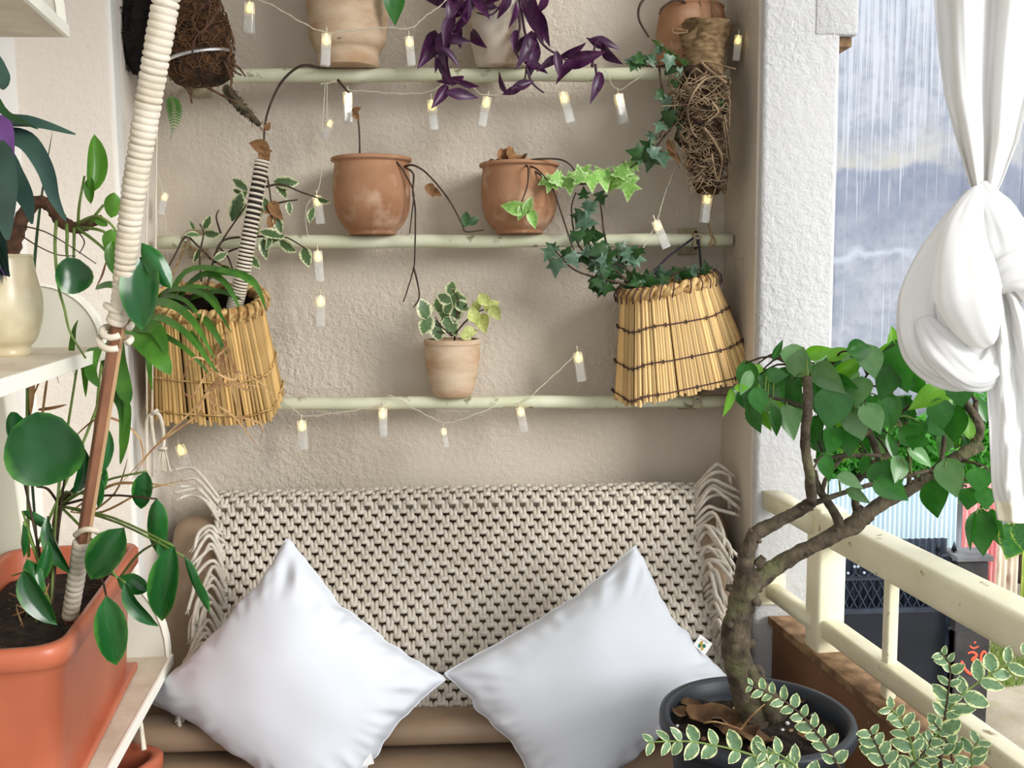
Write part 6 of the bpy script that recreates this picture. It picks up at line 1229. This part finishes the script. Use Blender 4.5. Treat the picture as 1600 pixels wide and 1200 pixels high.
# ---------------------------------------------------------------- knotted white curtain
CD = 1.46
CX = P(1530, 300, CD)
CU = Thing('curtain', 'knotted white sheer curtain hanging at the right opening', 'curtain', (P(1550, 0, CD).x, CD-2.6, 2.55))
s = CD/F
yt = [(-640, 1440, 1700), (-300, 1445, 1680), (0, 1455, 1640), (80, 1462, 1625), (150, 1472, 1610), (220, 1492, 1592), (270, 1508, 1572), (305, 1520, 1556), (330, 1526, 1550)]
def drape(tb, v):
    x = v*(len(tb)-1); i = min(int(x), len(tb)-2); f_ = x-i; return tuple(tb[i][k]+(tb[i+1][k]-tb[i][k])*f_ for k in range(3))
def up_(u, v):
    y, xl, xr = drape(yt, v); w_ = (xr-xl)/200; ph = u*math.pi*2*2.3+0.6*math.sin(v*3); x = xl+(xr-xl)*(u+0.03*math.sin(ph*1.0+1))
    return P(x, y, CD+(0.006+0.013*min(w_, 1.3))*math.sin(ph)+0.006*noise.noise(V((u*14, v*3, 0))))
CU.part('upper_drape', MB().grid(up_, 110, 60), M['curtain'], mods=[('sol', 0.0015)])
def lobe(pts, r, fold=7, amp=0.10, sq_=0.62, tw=1.5, nm='knot_fold', seed=0.0, n=56, k=12):
    q = smooth(PL(pts, CD), k); b = MB().tube(q, [x*s for x in r], n, ring=lambda t, th: 1+amp*math.sin(fold*th+tw*t*6+seed)*math.sin(math.pi*min(max(t, .02), .98))**0.4+0.45*amp*math.sin((fold*2+1)*th-tw*t*4+seed*2)+0.22*noise.noise(V((t*3+seed, math.cos(th)*1.2, math.sin(th)*1.2))))
    cy = [p.y for p in q]; out = []
    for i, v in enumerate(b.v):
        c_ = q[min(i//n, len(q)-1)]; out.append(V((v.x, c_.y+(v.y-c_.y)*sq_, v.z)))
    b.v = out; return CU.part(nm, b, M['curtain'])
lobe([(1530, 290, CD), (1548, 320, CD-.01), (1566, 360), (1578, 400), (1582, 440), (1572, 470)], [14, 26, 36, 42, 36, 16], 6, 0.07, seed=1)
lobe([(1524, 300, CD), (1500, 350, CD+.01), (1462, 410, CD+.02), (1440, 470, CD+.02), (1446, 540, CD+.01), (1490, 575), (1530, 560), (1556, 520), (1560, 470)], [12, 28, 34, 38, 36, 32, 34, 28, 14], 5, 0.10, seed=2, k=14)
lobe([(1530, 295, CD-.02), (1512, 345, CD-.035), (1506, 400, CD-.05), (1512, 460, CD-.055), (1532, 510, CD-.045), (1548, 530, CD-.03)], [10, 26, 40, 48, 36, 12], 4, 0.06, seed=3)
lobe([(1440, 500, CD), (1470, 545, CD-.02), (1520, 585, CD-.02), (1552, 560, CD-.01), (1562, 500)], [14, 28, 26, 30, 16], 6, 0.09, seed=4)
lobe([(1470, 470, CD), (1486, 500, CD-.01), (1500, 540, CD-.01)], [10, 20, 12], 6, 0.12, seed=6)
lobe([(1556, 450, CD-.01), (1580, 428, CD-.03), (1620, 430, CD-.02), (1670, 470, CD)], [14, 30, 40, 46], 6, 0.08, seed=5)
tt = [(440, 1552, 1568), (470, 1550, 1592), (530, 1546, 1615), (600, 1542, 1635), (680, 1546, 1650), (760, 1550, 1660), (812, 1558, 1668)]
def tail(u, v):
    y, xl, xr = drape(tt, v); ph = u*math.pi*2*2.3+v*1.2; x = xl+(xr-xl)*u
    return P(x, y+5*math.sin(u*5), CD-0.02+0.010*math.sin(ph)*min(1, v*4+0.2)+0.010*noise.noise(V((u*4, v*4, 2)))+0.004*noise.noise(V((u*16, v*14, 3))))
CU.part('tail', MB().grid(tail, 70, 90), M['curtain'], mods=[('sol', 0.0015)])
CU.part('hem', MB().grid(lambda u, v: tail(u, 0.90+0.1*v)+V((0, -0.003, 0)), 70, 8), M['curtain_hem'], mods=[('sol', 0.002)], label='cream double hem')
ry = CD-2.6; zr0 = P(1500, -640, CD).z
CR = Thing('curtain_rod', 'metal rod carrying the white curtain above the opening', 'rod', (CX.x, ry, zr0)); CR.part('rod', MB().tube([V((CX.x+0.02, -0.30, zr0+0.004)), V((CX.x+0.02, -3.99, zr0+0.004))], 0.009, 10), M['silver'])
